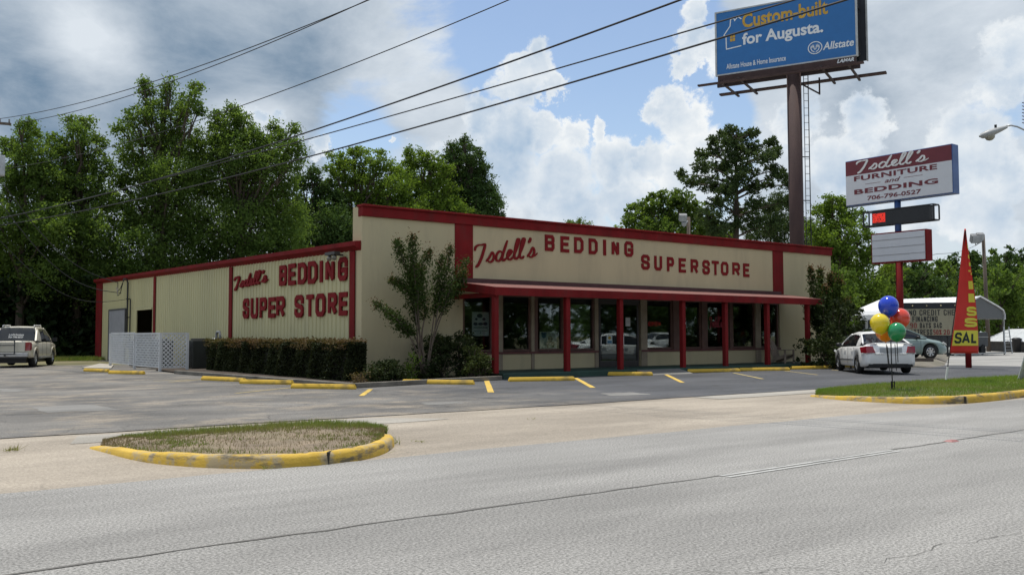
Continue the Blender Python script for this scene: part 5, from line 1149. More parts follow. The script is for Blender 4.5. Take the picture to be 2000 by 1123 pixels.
for s, a, b, ya_, yb_, mt_ in rows:
    m = MB(); word(m, s, mx(a), mz(1820, yb_), mx(b), mz(1820, ya_), .042, om, mu, uz, 0, .008, .32); m.build("lettering", mt_, mb_)
m = MB()
for x in (mx(1800), mx(1850)): mbox(m, x - .05, x + .05, -.2, -.1, .2, zb2 - .06)
m.build("leg", BLACK, PM)

# ------------------------------------------------------------------ carport and things about it
CP = thing("carport", "white metal carport with rounded eaves and shade-darkened gable behind the feather flag", "carport", CD(1868, 60, .2))
R1, R2 = CD(1866, 60), CD(1962, 64); gd = (R2 - R1); gw = gd.length; gd.normalize(); L1 = CD(1667, 66); rdn = (L1 - R1); rl = rdn.length; rdn.normalize()
zr = 1.35 + 75.5 * 62 / F; ze = 1.35 + 40 * 62 / F; ze2 = ze
prof = [(-.05, ze - .3), (-.06, ze + .05), (.12, ze + .32)] + [(gw * t, ze + .35 + (zr - ze - .35) * t * 2) for t in (.12, .25, .38, .48)] + [(gw * .5, zr)] + [(gw * (1 - t), ze + .35 + (zr - ze - .35) * t * 2) for t in (.48, .38, .25, .12)] + [(gw - .12, ze + .32), (gw + .06, ze + .05), (gw + .05, ze - .3)]
m = MB(); nr = 26
for k in range(nr * 2 + 1):
    x = rl * k / (nr * 2) ; off = .012 if k % 2 else 0
    for a, z in prof: q = R1 + gd * a + rdn * x; m.v.append((q.x, q.y, z + off))
n = len(prof)
for k in range(nr * 2):
    for j in range(n - 1): a = k * n + j; m.f.append((a, a + 1, a + n + 1, a + n))
m.build("roof", pm("white_roof_metal", (.74, .75, .76), .4, var=.04), CP)
for x in (0.03, rl - .03):
    m = MB(); pts = [R1 + gd * a + rdn * x + uz * (z - .02) for a, z in prof if z > ze + .3] ; m.poly([R1 + gd * .1 + rdn * x + uz * (ze - .25)] + pts + [R1 + gd * (gw - .1) + rdn * x + uz * (ze - .25)]); m.build("gable", pm("shaded_gable_metal", (.10, .105, .108), .5, var=.06), CP)  # gable shade is put into its metal colour
for x in (.05, rl * .33, rl * .66, rl - .05):
    for a in (.0, gw): q = R1 + gd * a + rdn * x; MB().bar((q.x, q.y, .0), (q.x, q.y, ze), .09, .09).build("post", GALV, CP)
for x in (.05, rl - .05):
    q0 = R1 + rdn * x; q1 = R1 + gd * gw + rdn * x; MB().bar(q0 + uz * .12, q1 + uz * .12, .09, .09).build("base_rail", GALV, CP)
m = MB()
pts = [R1 + gd * a - rdn * .02 + uz * z for a, z in prof]
m.tube(pts, .06, 6); m.build("gable_trim", pm("pale_trim", (.6, .61, .62), .5), CP)
# grey trailer parked below it, chain link fence, shed and house behind
tr = thing("utility_trailer", "dark grey enclosed trailer standing under the carport", "trailer", R1 + gd * 4.5 + rdn * .8)
def gbox(mb, a0, a1, b0, b1, z0_, z1_): mb.obox(R1 + gd * (a0 + a1) / 2 + rdn * (b0 + b1) / 2 + uz * (z0_ + z1_) / 2, gd * (a1 - a0) / 2, rdn * (b1 - b0) / 2, uz * (z1_ - z0_) / 2)
m = MB(); gbox(m, 1.2, gw - .5, .9, rl - .8, .55, 1.55); m.build("box", pm("dark_grey_box", (.07, .075, .08), .6), tr, bevel=.05)
m = MB(); gbox(m, 1.2, gw - .5, .88, rl - .78, 1.2, 1.24); gbox(m, 2.6, 3.0, .4, .9, .5, .6); m.build("trim", GALV, tr)
for a in (2.2, gw - 1.3): m = MB(); m.lathe([(0, -.1), (.33, -.1), (.36, 0), (.33, .1), (0, .1)], R1 + gd * a + rdn * .95 + uz * .36, rdn, 16); m.build("wheel", RUBBER, tr)
sh = thing("shed", "low shed with a pale metal roof right of the carport", "shed", CD(1962, 78)); s0, s1 = CD(1925, 80), CD(1998, 72); su = (s1 - s0); swd = su.length; su.normalize(); sn = su.cross(uz)
zs0, zs1 = 1.35 - 10 * 76 / F, 1.35 + 12 * 76 / F
m = MB(); m.prism([s0 + uz * 0, s1 + uz * 0, s1 + uz * zs0, s0 + uz * zs0], -sn * 3.5); m.build("wall", pm("dark_shed_wall", (.09, .085, .08), .8), sh)
m = MB(); m.add([s0 - su * .2 + sn * .4 + uz * (zs0 - .1), s1 + su * .3 + sn * .4 + uz * (zs0 - .1), s1 - su * 1.4 - sn * 1.8 + uz * zs1, s0 + su * .2 - sn * 1.8 + uz * zs1, s0 - su * .2 - sn * 4 + uz * (zs0 - .1), s1 + su * .3 - sn * 4 + uz * (zs0 - .1)], [(0, 1, 2, 3), (3, 2, 5, 4), (1, 5, 2), (0, 3, 4)]); m.build("roof", pm("pale_shed_roof", (.55, .57, .58), .4), sh)
lad = thing("step_ladder", "grey ladder leaning near the shed right of the carport", "ladder", CD(1976, 63)); m = MB(); b0, b1 = PD(1977, 690, 63), PD(1970, 638, 63.5)
for s in (0, .35): m.bar(b0 - rt * s * 1.3, b1 - rt * s, .05, .07)
for k in range(8): m.bar((b0 * (1 - k / 8) + b1 * k / 8), (b0 * (1 - k / 8) + b1 * k / 8) - rt * (.4), .03, .03)
m.build("rails", GALV, lad)
bi = thing("trash_bin", "dark rubbish bin standing beside the leaning ladder", "bin", CD(1985, 72)); c = CD(1985, 72); MB().lathe([(0, 0), (.28, 0), (.34, .95), (.38, .98), (.38, 1.05), (.2, 1.14), (0, 1.16)], c, (0, 0, 1), 14).build("barrel", BLACK, bi, True)
ho = thing("house", "low grey house with white porch posts behind the carport", "house", CD(1690, 75)); h0, h1 = CD(1640, 74), CD(1745, 71); hu = (h1 - h0); hl_ = hu.length; hu.normalize(); hn = hu.cross(uz)
zz = lambda py: 1.35 + (653 - py) * 73 / F
m = MB(); m.prism([h0, h1, h1 + uz * zz(618), h0 + uz * zz(618)], -hn * 6); m.build("wall", pm("grey_siding", (.22, .23, .23), .8), ho)
m = MB(); m.prism([h0 - hu * .4 + hn * .5 + uz * zz(617), h0 - hu * .4 - hn * 3 + uz * (zz(617) + 1.3), h0 - hu * .4 - hn * 6.5 + uz * zz(617)], hu * (hl_ + .8)); m.build("roof", pm("grey_roof", (.12, .12, .12), .9), ho)
for px in (1665, 1693, 1722): c = CD(px, 71.5); MB().bar((c.x, c.y, .2), (c.x, c.y, zz(617)), .14, .14).build("porch_post", WHITEP, ho)
m = MB(); 
for px in (1672, 1702): c = CD(px, 72.4); m.obox(c + uz * 2.0 + hn * .02, hu * .6, hn * .03, uz * .5)
m.build("window", CARGL, ho)
m = MB(); c0, c1 = CD(1640, 68), CD(1760, 65.5); m.bar(c0 + uz * .95, c1 + uz * .95, .12, .7); tag(m.build("low_wall", CONC), "low grey wall in front of the porch posts of the grey house", "wall")
# landscape timbers before the teal car
mb = MB(); a, b = CD(1772, 39.6), CD(1822, 39.2); mb.bar(a + uz * .3, b + uz * .3, .15, .14); tag(mb.build("timber", WOODP), "dark landscape timber on the ground ahead of the grey green sedan", "timber")

# ------------------------------------------------------------------ lamps and poles
SL = thing("street_lamp", "grey cobra head street lamp reaching in from the right edge", "street lamp", CD(2030, 33)); DL = 33
sp_ = CD(2030, DL); m = MB(); m.tube([sp_, sp_ + uz * (1.35 + 480 * DL / F)], [.14, .1], 12); m.build("pole", WOODP, SL, True)
m = MB(); m.tube([PD(1966, 246.5, DL), PD(1975, 245.5, DL), PD(1987, 248, DL), PD(2030, 268, DL)], .03, 8); m.build("arm", GALV, SL, True)
hd_ = MB(); A_, B_ = PD(1966, 247, DL), PD(1912.5, 265, DL); ax = (B_ - A_); hl_ = ax.length; ax.normalize(); sd2 = fw.cross(ax).normalized()
if sd2.z < 0: sd2 = -sd2
rings = []
for t, w_, hu_, hd2 in ((0, .07, .055, .05), (.2, .10, .085, .09), (.45, .16, .11, .13), (.7, .2, .12, .16), (.9, .13, .085, .12), (1, .03, .02, .03)):
    c = A_ + ax * hl_ * t - uz * .03; ring = []
    for k in range(16): a = 2 * PI * k / 16; ring.append(c + fw * math.cos(a) * w_ + sd2 * math.sin(a) * (hu_ if math.sin(a) > 0 else hd2))
    rings.append(ring)
for r_ in rings: hd_.v += [tuple(p_) for p_ in r_]
for i in range(5):
    for k in range(16): a = i * 16 + k; b = i * 16 + (k + 1) % 16; hd_.f.append((a, b, b + 16, a + 16))
hd_.f.append(tuple(range(16))); hh_ = hd_.build("lamp_head", pm("grey_lamp_housing", (.36, .37, .37), .45), SL, True)
m = MB(); c = A_ + ax * hl_ * .66 - sd2 * .12; m.lathe([(.17, .02), (.18, -.03), (.14, -.13), (.06, -.18), (0.001, -.19)], c, sd2, 16); m.build("lens", pm("clouded_lens", (.3, .29, .24), .25), hh_, True)
m = MB(); c = PD(1944.5, 247, DL); m.lathe([(.04, -.06), (.045, .05), (0.001, .06)], c, (0, 0, 1), 10); m.build("photocell", BLACK, hh_)
m = MB(); 
for k in range(7):
    q = PD(2004, 203 + k * 6.5, DL); m.tube([q, q - rt * .14 + uz * .04], .016, 5)
m.tube([PD(2003, 183, DL), PD(2003, 243, DL)], .05, 6); m.build("insulator_bracket", pm("brown_bracket", (.10, .06, .06), .6), SL)
def flood_pole(px, d, ptop, tilt, label, heads):
    b = CD(px + tilt, d); t_ = thing("flood_light_pole", label, "light pole", b); top = PD(px, ptop, d)
    m = MB(); m.tube([b, top], [.17, .13], 12); m.build("pole", WOODP, t_, True)
    for hx, hy, s in heads:
        c = PD(hx, hy, d - .4); m = MB(); m.obox(c, rt * s, fw * s * .45 + uz * s * .3, uz * s * .8 - fw * s * .3); hm = m.build("flood_lamp", pm("flood_grey", (.2, .205, .21), .5), t_, bevel=.03)
        q = c - fw * s * .5 - uz * s * .36; m = MB(); m.obox(q, rt * s * .85, (fw * .45 + uz * .3) * s * .12, (uz * .8 - fw * .3) * s * .85); m.build("lens", pm("flood_lens", (.3, .32, .33), .2), hm)
        m = MB(); m.tube([c, c - uz * s * 1.5, top - uz * 1.1 * s + rt * 0], .04, 6); m.build("bracket", GALV, t_)
    return top
ftop = flood_pole(1920, 76, 459, 10, "leaning wooden pole with two flood lamps behind the red feather flag", [(1905, 466, .38), (1914, 462, .3)])
flood_pole(1345, 72, 424, 0, "dark pole with pale flood lamps rising behind the shop parapet", [(1334, 425, .30), (1336, 437, .18)])

# utility pole at the left edge with cross arm and transformer
DU = 45; ub = CD(-16, DU); UP = thing("utility_pole", "wooden utility pole at the left edge with cross arm and transformer", "utility pole", ub); m = MB(); m.tube([ub, ub + uz * 13.2], [.17, .12], 12); m.build("pole", WOODP, UP, True)
ca = PD(21, 243, DU); cb_ = PD(-40, 238, DU); MB().bar(ca, cb_, .1, .12).build("cross_arm", WOODP, UP)
m = MB()
for t in (0.05, .35, .8): q = ca.lerp(cb_, t); m.lathe([(.03, 0), (.045, .06), (.03, .12), (.045, .17), (0, .19)], q + uz * .06, (0, 0, 1), 8)
m.build("insulator", GREYM, UP)
c = PD(0, 344, DU - .3); MB().lathe([(0, 0), (.2, 0), (.21, .1), (.21, .95), (.2, 1.0), (0, 1.03)], c, (0, 0, 1), 16).build("transformer", pm("grey_transformer", (.42, .44, .45), .5), UP, True)

# ------------------------------------------------------------------ wires
def wire(label, pts, da, db, rad, ext=1.35, name="power_line", back=None):
    """pts: photo points; da, db: distance of first and last point"""
    A, B = PD(pts[0][0], pts[0][1], da), PD(pts[-1][0], pts[-1][1], db); L_ = Vector((B.x - A.x, B.y - A.y)).length; ss, zs = [], []
    for p_ in pts: q = PL(p_[0], p_[1], A, B); ss.append(Vector((q.x - A.x, q.y - A.y)).dot(Vector((B.x - A.x, B.y - A.y))) / L_ / L_); zs.append(q.z)
    co = np.polyfit(ss, zs, min(2, len(pts) - 1)); P_ = []
    for k in range(41):
        s = ext * k / 40; P_.append((A.x + (B.x - A.x) * s, A.y + (B.y - A.y) * s, float(np.polyval(co, s))))
    m = MB(); m.tube(P_, rad, 6); return tag(m.build(name, WIRE), label, "wire", "overhead wires crossing the road")
wire("thin wire highest at the left, meeting its twin above the trees", [(0, 233), (160, 198), (330, 150), (520, 87), (713, 0)], 45, 24, .014)
wire("thin wire just below the highest one, running off the cross arm", [(45, 239), (240, 193), (345, 153), (520, 90), (718, 0)], 44.5, 24.5, .014)
wire("thin grey wire crossing the sky alone between the upper pair and the thick cables", [(10, 329), (235, 285), (470, 203), (640, 144), (800, 85), (994, 0)], 45, 21, .013)
wire("black cable, upper of the three crossing the blue gap in the clouds", [(0, 424), (250, 376), (600, 245), (830, 178), (1090, 92), (1345, 0)], 45, 16, .019)
wire("slack grey cable, middle of the three crossing in front of the billboard", [(0, 430), (280, 350), (590, 284), (930, 188), (1280, 75), (1532, 0)], 45, 15, .014)
wire("black cable, lowest of the three passing across the billboard lettering", [(0, 440), (285, 386), (560, 321), (930, 209), (1330, 98), (1655, 4)], 45, 15, .019)
def drop(label, a, da, b, sag, rad, name="service_wire"):
    A = PD(*a, da); B = b; P_ = [A.lerp(B, k / 20) - uz * sag * math.sin(PI * k / 20) for k in range(21)]; m = MB(); m.tube(P_, rad, 5); return tag(m.build(name, WIRE), label, "wire", "service wires to the shop's side wall")
drop("service wire dropping from the left pole to the mast, upper", (8, 362), 45, Vector((XL - .4, ym + 1.0, 4.35)), 1.0, .02)
drop("service wire dropping from the left pole to the mast, lower", (0, 395), 45, Vector((XL - .4, ym + .3, 3.75)), 1.2, .02)
drop("lowest slack wire from the left pole to the side wall", (0, 470), 45, Vector((XL - .2, ym + .2, 3.4)), 1.2, .014)
A = ftop - uz * .5; B = PX(1760, 510, XP); m = MB(); m.tube([A.lerp(PD(1830, 496, 60), k / 10) - uz * .3 * math.sin(PI * k / 10) for k in range(11)] + [PD(1790, 505, 58)], .016, 5); tag(m.build("power_line", WIRE), "thin wire running from the flood lamp pole towards the shop sign", "wire")
# ------------------------------------------------------------------ foliage
NR = np.random.default_rng(11)
def leaves(C, size, asp=.55, up_bias=.35, seed=0):
    """rhombus leaves at the centres C"""
    r = np.random.default_rng(seed); n = len(C); s = size * r.uniform(.65, 1.35, n)
    a = r.normal(size=(n, 3)); a /= np.linalg.norm(a, axis=1)[:, None]; nrm = r.normal(size=(n, 3)); nrm[:, 2] += up_bias * 3 * r.random(n); nrm /= np.linalg.norm(nrm, axis=1)[:, None]
    a -= nrm * (a * nrm).sum(1)[:, None]; a /= np.linalg.norm(a, axis=1)[:, None] + 1e-9; b = np.cross(nrm, a)
    P = np.empty((n, 4, 3)); P[:, 0] = C - a * (s / 2)[:, None]; P[:, 1] = C + b * (s * asp / 2)[:, None]; P[:, 2] = C + a * (s / 2)[:, None]; P[:, 3] = C - b * (s * asp / 2)[:, None]
    return P.reshape(-1, 3)
def lobe_points(c, R, n, clump, seed, hollow=.55, flat=.7):
    r = np.random.default_rng(seed); k = max(4, int(n / 34)); d = r.normal(size=(k, 3)); d /= np.linalg.norm(d, axis=1)[:, None]
    rad = hollow + (1.04 - hollow) * r.random(k) ** .8; rad *= r.uniform(.8, 1.12, k); cc = d * rad[:, None] * np.array(R); idx = r.integers(0, k, n)
    off = r.normal(size=(n, 3)) * clump * np.array([1, 1, flat]) * r.uniform(.5, 1.2, (k, 1))[idx]
    return np.array(c) + cc[idx] + off
def limb(mb, p, q, r0_, r1_, seed, seg=5):
    r = random.Random(seed); p, q = V3(p), V3(q); L_ = (q - p).length; pts = []; rad = []
    for i in range(seg + 1):
        t = i / seg; w_ = L_ * .05 * math.sin(PI * t); pts.append(p.lerp(q, t) + Vector((r.uniform(-w_, w_), r.uniform(-w_, w_), L_ * .06 * math.sin(PI * t)))); rad.append(r0_ + (r1_ - r0_) * t)
    mb.tube(pts, rad, 6, cap=False)
BROAD = [leafmat("broad_leaf", (0.105, 0.17, 0.042), (0.165, 0.235, 0.062), .55, (0.078, 0.135, 0.036)), leafmat("bright_leaf", (0.13, 0.205, 0.035), (0.18, 0.255, 0.05), .5, (0.095, 0.16, 0.032)),
         leafmat("deep_leaf", (0.06, 0.105, 0.032), (0.09, 0.145, 0.045), .35, (0.042, 0.08, 0.027)), leafmat("pine_needle", (0.06, 0.095, 0.038), (0.09, 0.125, 0.05), .3, (0.045, 0.075, 0.03))]
def tree(label, px, depth, lobes, mat, leaf=.30, dens=150, trunk=.26, seed=1, base_py=None, group=None, ddep=.9, name="tree", asp=.55, clump=None, back=True):
    b = CD(px, depth); root = thing(name, label, "tree", b, group); r = random.Random(seed); pts = []; tm = MB(); top = None; mp = depth / F; C3 = []
    for i, (x, y, rr) in enumerate(lobes):
        R_ = rr * mp; d = depth + r.uniform(-1, 1) * min(3.5, max(1.2, R_ * .9)) * ddep; c = PD(x, y, d)
        if c.z < R_ * .4: c.z = R_ * .4
        C3.append((c, R_)); n = int(dens * R_ ** 1.75 * 4 * (.30 / leaf) ** 2) + 30
        pts.append(lobe_points(c, (R_ * .95, R_ * .95, R_ * .86), n, clump or max(.22, .17 * R_), seed * 100 + i, .45))
    if back:      # the far side of the crown
        big = sorted(C3, key=lambda q: -q[1])[:max(3, len(C3) // 2)]
        for i, (c, R_) in enumerate(big):
            n = int(dens * R_ ** 1.75 * 2.2 * (.30 / leaf) ** 2); cc = c + Vector((fw.x, fw.y, 0)) * R_ * 1.2 + Vector((0, 0, -.2 * R_)); pts.append(lobe_points(cc, (R_ * .9, R_ * .9, R_ * .8), n, .22 * R_, seed * 100 + 50 + i, .4))
    hz = sorted(c.z for c, _ in C3); zt = hz[int(len(hz) * .8)]; cxm = sum((c for c, _ in C3), Vector()) / len(C3)
    tp = Vector((b.x * .5 + cxm.x * .5, b.y * .5 + cxm.y * .5, zt)); sp = b.lerp(tp, .3); sp.z = zt * .3
    tm.tube([b - uz * .3, b + uz * .4, sp, b.lerp(tp, .65), tp], [trunk * 1.35, trunk, trunk * .85, trunk * .55, trunk * .18], 9, cap=False)
    for i, (c, R_) in enumerate(C3):
        t = min(.85, max(.22, (c.z * .62) / max(1, zt))); limb(tm, b.lerp(tp, t), c, trunk * .38, .03, seed + i)
        for k in range(3): limb(tm, b.lerp(tp, t).lerp(c, .7), c + Vector((r.uniform(-1, 1), r.uniform(-1, 1), r.uniform(-.3, 1))) * R_ * .8, .05, .015, seed * 7 + i * 3 + k, 3)
    tm.build("trunk", BARK, root)
    P = np.concatenate(pts); np_mesh("crown", leaves(P, leaf, asp, .35, seed), 4, mat, root, b); return root
TG = "trees standing behind the shop"
tree("leafy green tree at the far left edge beside the utility pole", 40, 58, [(48, 245, 16), (57, 262, 26), (28, 290, 30), (75, 300, 32), (45, 330, 50), (95, 355, 40), (10, 360, 45), (60, 410, 65), (0, 440, 60), (100, 440, 50), (40, 500, 70), (95, 540, 60), (-40, 540, 70)], BROAD[0], .18, 118, .28, 1, group=TG)
tree("tall loose crowned tree second from the left edge", 150, 60, [(138, 238, 15), (168, 240, 18), (150, 258, 22), (112, 285, 30), (180, 285, 34), (140, 310, 42), (200, 330, 28), (110, 350, 45), (170, 370, 50), (215, 390, 30), (130, 430, 60), (190, 450, 50), (150, 520, 70), (200, 560, 60)], BROAD[0], .18, 112, .3, 2, group=TG)
tree("tallest airy tree rising behind the shop's rear corner", 318, 62, [(280, 162, 13), (290, 180, 18), (330, 163, 13), (325, 185, 16), (382, 172, 15), (370, 200, 26), (297, 215, 30), (345, 225, 34), (390, 215, 14), (262, 232, 24), (240, 258, 22), (300, 265, 42), (355, 280, 45), (255, 300, 32), (275, 335, 42), (330, 345, 60), (235, 350, 24), (380, 340, 45), (290, 410, 60), (350, 420, 65), (240, 430, 40), (270, 490, 65), (345, 500, 70), (225, 540, 60), (285, 560, 60)], BROAD[0], .18, 106, .34, 3, group=TG)
tree("broad rounded tree behind the red lettered side wall", 455, 64, [(455, 218, 18), (468, 232, 24), (425, 235, 24), (440, 255, 36), (485, 262, 30), (510, 278, 20), (535, 250, 15), (545, 272, 26), (575, 252, 13), (572, 285, 22), (590, 298, 10), (410, 290, 38), (465, 305, 55), (525, 315, 42), (570, 320, 26), (430, 360, 60), (500, 370, 60), (560, 365, 28), (545, 410, 50), (420, 440, 65), (490, 450, 65), (560, 460, 45), (440, 510, 60), (510, 500, 60)], BROAD[0], .18, 112, .34, 4, group=TG)
tree("small dark green tree in the dip between two taller ones", 610, 72, [(612, 338, 18), (590, 355, 22), (630, 360, 28), (605, 390, 36), (650, 400, 36), (590, 430, 45), (640, 440, 50), (690, 450, 40), (610, 480, 50), (670, 480, 50)], BROAD[2], .21, 130, .25, 5, group=TG)
tree("bright yellow green tree behind the left end of the parapet", 705, 74, [(688, 293, 12), (705, 305, 20), (660, 315, 24), (735, 320, 20), (650, 335, 18), (690, 335, 34), (745, 298, 9), (765, 335, 26), (655, 370, 32), (720, 365, 42), (775, 365, 36), (690, 405, 45), (750, 410, 48), (640, 410, 32), (660, 445, 50), (720, 450, 50), (790, 420, 40)], BROAD[1], .21, 120, .26, 6, group=TG)
tree("bright green tree between the yellow green tree and the dark conical one", 825, 77, [(800, 300, 14), (822, 308, 22), (795, 330, 24), (845, 318, 22), (865, 335, 24), (825, 345, 36), (800, 375, 34), (860, 375, 40), (820, 410, 45), (880, 415, 40), (840, 440, 45)], BROAD[1], .21, 125, .26, 7, group=TG)
tree("dark dense conical tree behind the parapet", 915, 80, [(905, 272, 9), (908, 286, 18), (880, 285, 8), (890, 302, 24), (922, 305, 24), (875, 320, 24), (905, 330, 34), (940, 330, 20), (890, 360, 38), (930, 362, 36), (955, 370, 22), (905, 395, 45), (950, 400, 34), (972, 395, 14), (920, 425, 45), (965, 425, 24), (880, 430, 40)], BROAD[2], .26, 170, .3, 8, group=TG, asp=.4)
tree("low green treetops showing over the parapet behind the front lettering", 1128, 95, [(1112, 438, 9), (1130, 436, 10), (1150, 442, 9), (1128, 450, 16), (1150, 458, 18), (1105, 455, 16)], BROAD[0], .21, 110, .2, 9, group=TG)
tree("rounded green tree left of the big pine", 1300, 88, [(1292, 382, 14), (1275, 395, 24), (1312, 390, 26), (1335, 392, 24), (1245, 415, 26), (1285, 420, 36), (1325, 420, 34), (1360, 412, 26), (1225, 437, 22), (1260, 450, 34), (1310, 455, 40), (1365, 445, 34), (1390, 445, 30), (1410, 455, 28)], BROAD[0], .28, 130, .28, 10, group=TG)
tree("bright green tree beside the tall shop sign, right of the billboard pole", 1635, 72, [(1622, 392, 16), (1648, 395, 18), (1605, 415, 24), (1635, 420, 32), (1668, 425, 24), (1595, 450, 28), (1640, 460, 42), (1685, 460, 24), (1610, 500, 42), (1665, 505, 45), (1705, 500, 28), (1630, 550, 48), (1690, 555, 48), (1740, 530, 26), (1725, 575, 40), (1600, 590, 40), (1650, 600, 45)], BROAD[1], .21, 125, .28, 11, group=TG)
tree("dark tree filling the gap left of the billboard pole", 1515, 92, [(1518, 388, 18), (1535, 400, 22), (1505, 410, 24), (1540, 430, 28), (1500, 440, 28), (1520, 465, 30), (1590, 470, 30), (1575, 440, 22), (1470, 460, 24)], BROAD[3], .24, 140, .24, 12, group=TG, asp=.35)
# the big pine: open layers of needle tufts on bare limbs
def pine(label, px, depth, lobes, seed, group, trunk=.38, nt=118, tuft=.36, top_py=255):
    b = CD(px, depth); root = thing("pine_tree", label, "tree", b, group); r = np.random.default_rng(seed); tm = MB(); P = []; top = PD(px + 4, top_py, depth)
    tm.tube([b - uz * .3, b.lerp(top, .3), b.lerp(top, .6) + rt * .1, b.lerp(top, .85), top], [trunk * 1.15, trunk * .9, trunk * .65, trunk * .35, .05], 9, cap=False); rr = random.Random(seed); mp = depth / F
    for i, (x, y, rad, n_) in enumerate(lobes):
        R_ = rad * mp; c = PD(x, y, depth + rr.uniform(-1, 1) * 2.6); t = max(.3, min(.96, (c.z - .25 * abs((c - top).dot(rt)) - .3) / top.z)); st = b.lerp(top, t); limb(tm, st, c, .11, .03, seed + i)
        k = int(n_ * nt / 100 * (R_ / 1.5) ** 1.6) + 6; d = r.normal(size=(k, 3)); d /= np.linalg.norm(d, axis=1)[:, None]; tc = np.array(c) + d * (r.random(k) ** .55)[:, None] * np.array([R_ * 1.12, R_ * 1.12, R_ * .85])
        for q in range(0, k, 7): limb(tm, c, tc[q], .035, .012, seed * 3 + q, 3)
        m_ = 15; ctr = np.repeat(tc, m_, 0); dirs = r.normal(size=(len(ctr), 3)) + np.array([0, 0, .7]); dirs /= np.linalg.norm(dirs, axis=1)[:, None]; L_ = tuft * r.uniform(.6, 1.2, len(ctr))
        sd_ = np.cross(dirs, r.normal(size=dirs.shape)); sd_ /= np.linalg.norm(sd_, axis=1)[:, None]; w_ = .055; Q = np.empty((len(ctr), 4, 3)); mid = ctr + dirs * (L_ * .6)[:, None]
        Q[:, 0] = ctr; Q[:, 1] = mid + sd_ * w_; Q[:, 2] = ctr + dirs * L_[:, None]; Q[:, 3] = mid - sd_ * w_; P.append(Q.reshape(-1, 3))
    tm.build("trunk", BARK, root); np_mesh("crown", np.concatenate(P), 4, BROAD[3], root, b); return root
pine("big open crowned pine towering behind the shop's right half", 1434, 84, [(1428, 254, 10, 100), (1412, 262, 10, 90), (1445, 268, 16, 100), (1470, 262, 12, 100), (1425, 280, 22, 100), (1392, 275, 12, 90), (1398, 295, 18, 90), (1465, 290, 22, 100), (1505, 280, 14, 100), (1515, 300, 14, 90), (1490, 310, 22, 90), (1440, 310, 28, 100), (1372, 302, 14, 90), (1375, 325, 22, 90), (1410, 330, 24, 80),
      (1460, 335, 20, 70), (1508, 335, 18, 80), (1440, 350, 24, 90), (1330, 342, 12, 90), (1345, 358, 16, 80), (1370, 358, 20, 70), (1395, 365, 22, 80), (1420, 375, 24, 90), (1470, 365, 20, 80), (1500, 360, 14, 60), (1525, 345, 16, 90), (1540, 362, 18, 80), (1400, 400, 22, 80), (1385, 425, 24, 90), (1440, 410, 20, 90), (1475, 400, 20, 80), (1505, 405, 20, 80), (1540, 395, 24, 90), (1470, 435, 26, 90), (1430, 440, 20, 90), (1510, 440, 26, 90), (1400, 450, 24, 90)], 21, TG)
# far row at the right
far = [(1745, 505, 26), (1775, 515, 30), (1805, 512, 28), (1838, 510, 26), (1862, 505, 24), (1895, 500, 34), (1935, 500, 26), (1965, 495, 30), (1995, 500, 34), (2035, 498, 34)]
for i, (x, y, rr) in enumerate(far):
    r = random.Random(40 + i); lb = ["dark ragged tree", "mid green tree", "bushy tree", "thin topped tree", "dense tree", "broad dark tree", "tall narrow tree", "spiky topped tree", "leafy tree", "large tree"][i]
    where = ["just right of the shop sign pole", "above the carport's left end", "above the middle of the carport", "above the letter board", "just left of the red flag", "behind the red flag", "behind the flood lamp pole", "right of the flood lamp pole", "at the right edge of the skyline", "at the far right, partly cut by the edge"][i]
    tree(lb + " in the far row " + where, x, 118 + r.uniform(-8, 10), [(x, y, rr * .5), (x - 8, y + 16, rr * .7), (x + 10, y + 20, rr * .8), (x - 14, y + 42, rr), (x + 14, y + 50, rr), (x, y + 75, rr * 1.2), (x - 10, y + 110, rr * 1.2), (x + 12, y + 115, rr * 1.1)], BROAD[2 if i % 3 else 0], .36, 95, .25, 60 + i, group="trees of the far row at the right", back=False)
tree("sunlit green tree standing between the carport and the far row", 1955, 88, [(1945, 545, 30), (1975, 560, 34), (1925, 575, 32), (1955, 595, 40), (1990, 610, 36), (1920, 620, 34), (1960, 640, 34)], BROAD[0], .3, 120, .22, 75, back=False)
tree("dark tree spreading behind the carport's left end", 1755, 82, [(1770, 540, 30), (1735, 560, 30), (1800, 545, 28), (1770, 585, 34), (1830, 560, 26), (1735, 610, 36), (1800, 600, 34), (1850, 590, 30), (1850, 630, 34), (1890, 600, 34), (1890, 640, 30)], BROAD[2], .3, 120, .22, 76, back=False)
# trees across the road, seen in the shop windows
for i, (x, y) in enumerate(((-2, -26), (9, -30), (21, -27), (33, -31), (46, -28), (60, -30), (75, -27), (90, -31))):
    root = thing("tree", "leafy tree across the road mirrored in the shop windows", "tree", (x, y, 0), "trees across the road"); r = random.Random(i); ps = []
    for k in range(11): ps.append(lobe_points((x + r.uniform(-4, 4), y + r.uniform(-3, 3), r.uniform(1.2, 10)), (3.2, 3.2, 2.6), 620, .6, 900 + i * 20 + k))
    MB().tube([(x, y, 0), (x, y, 8)], [.3, .1], 8).build("trunk", BARK, root); np_mesh("crown", leaves(np.concatenate(ps), .6, .6, .3, i), 4, BROAD[2], root, (x, y, 0))
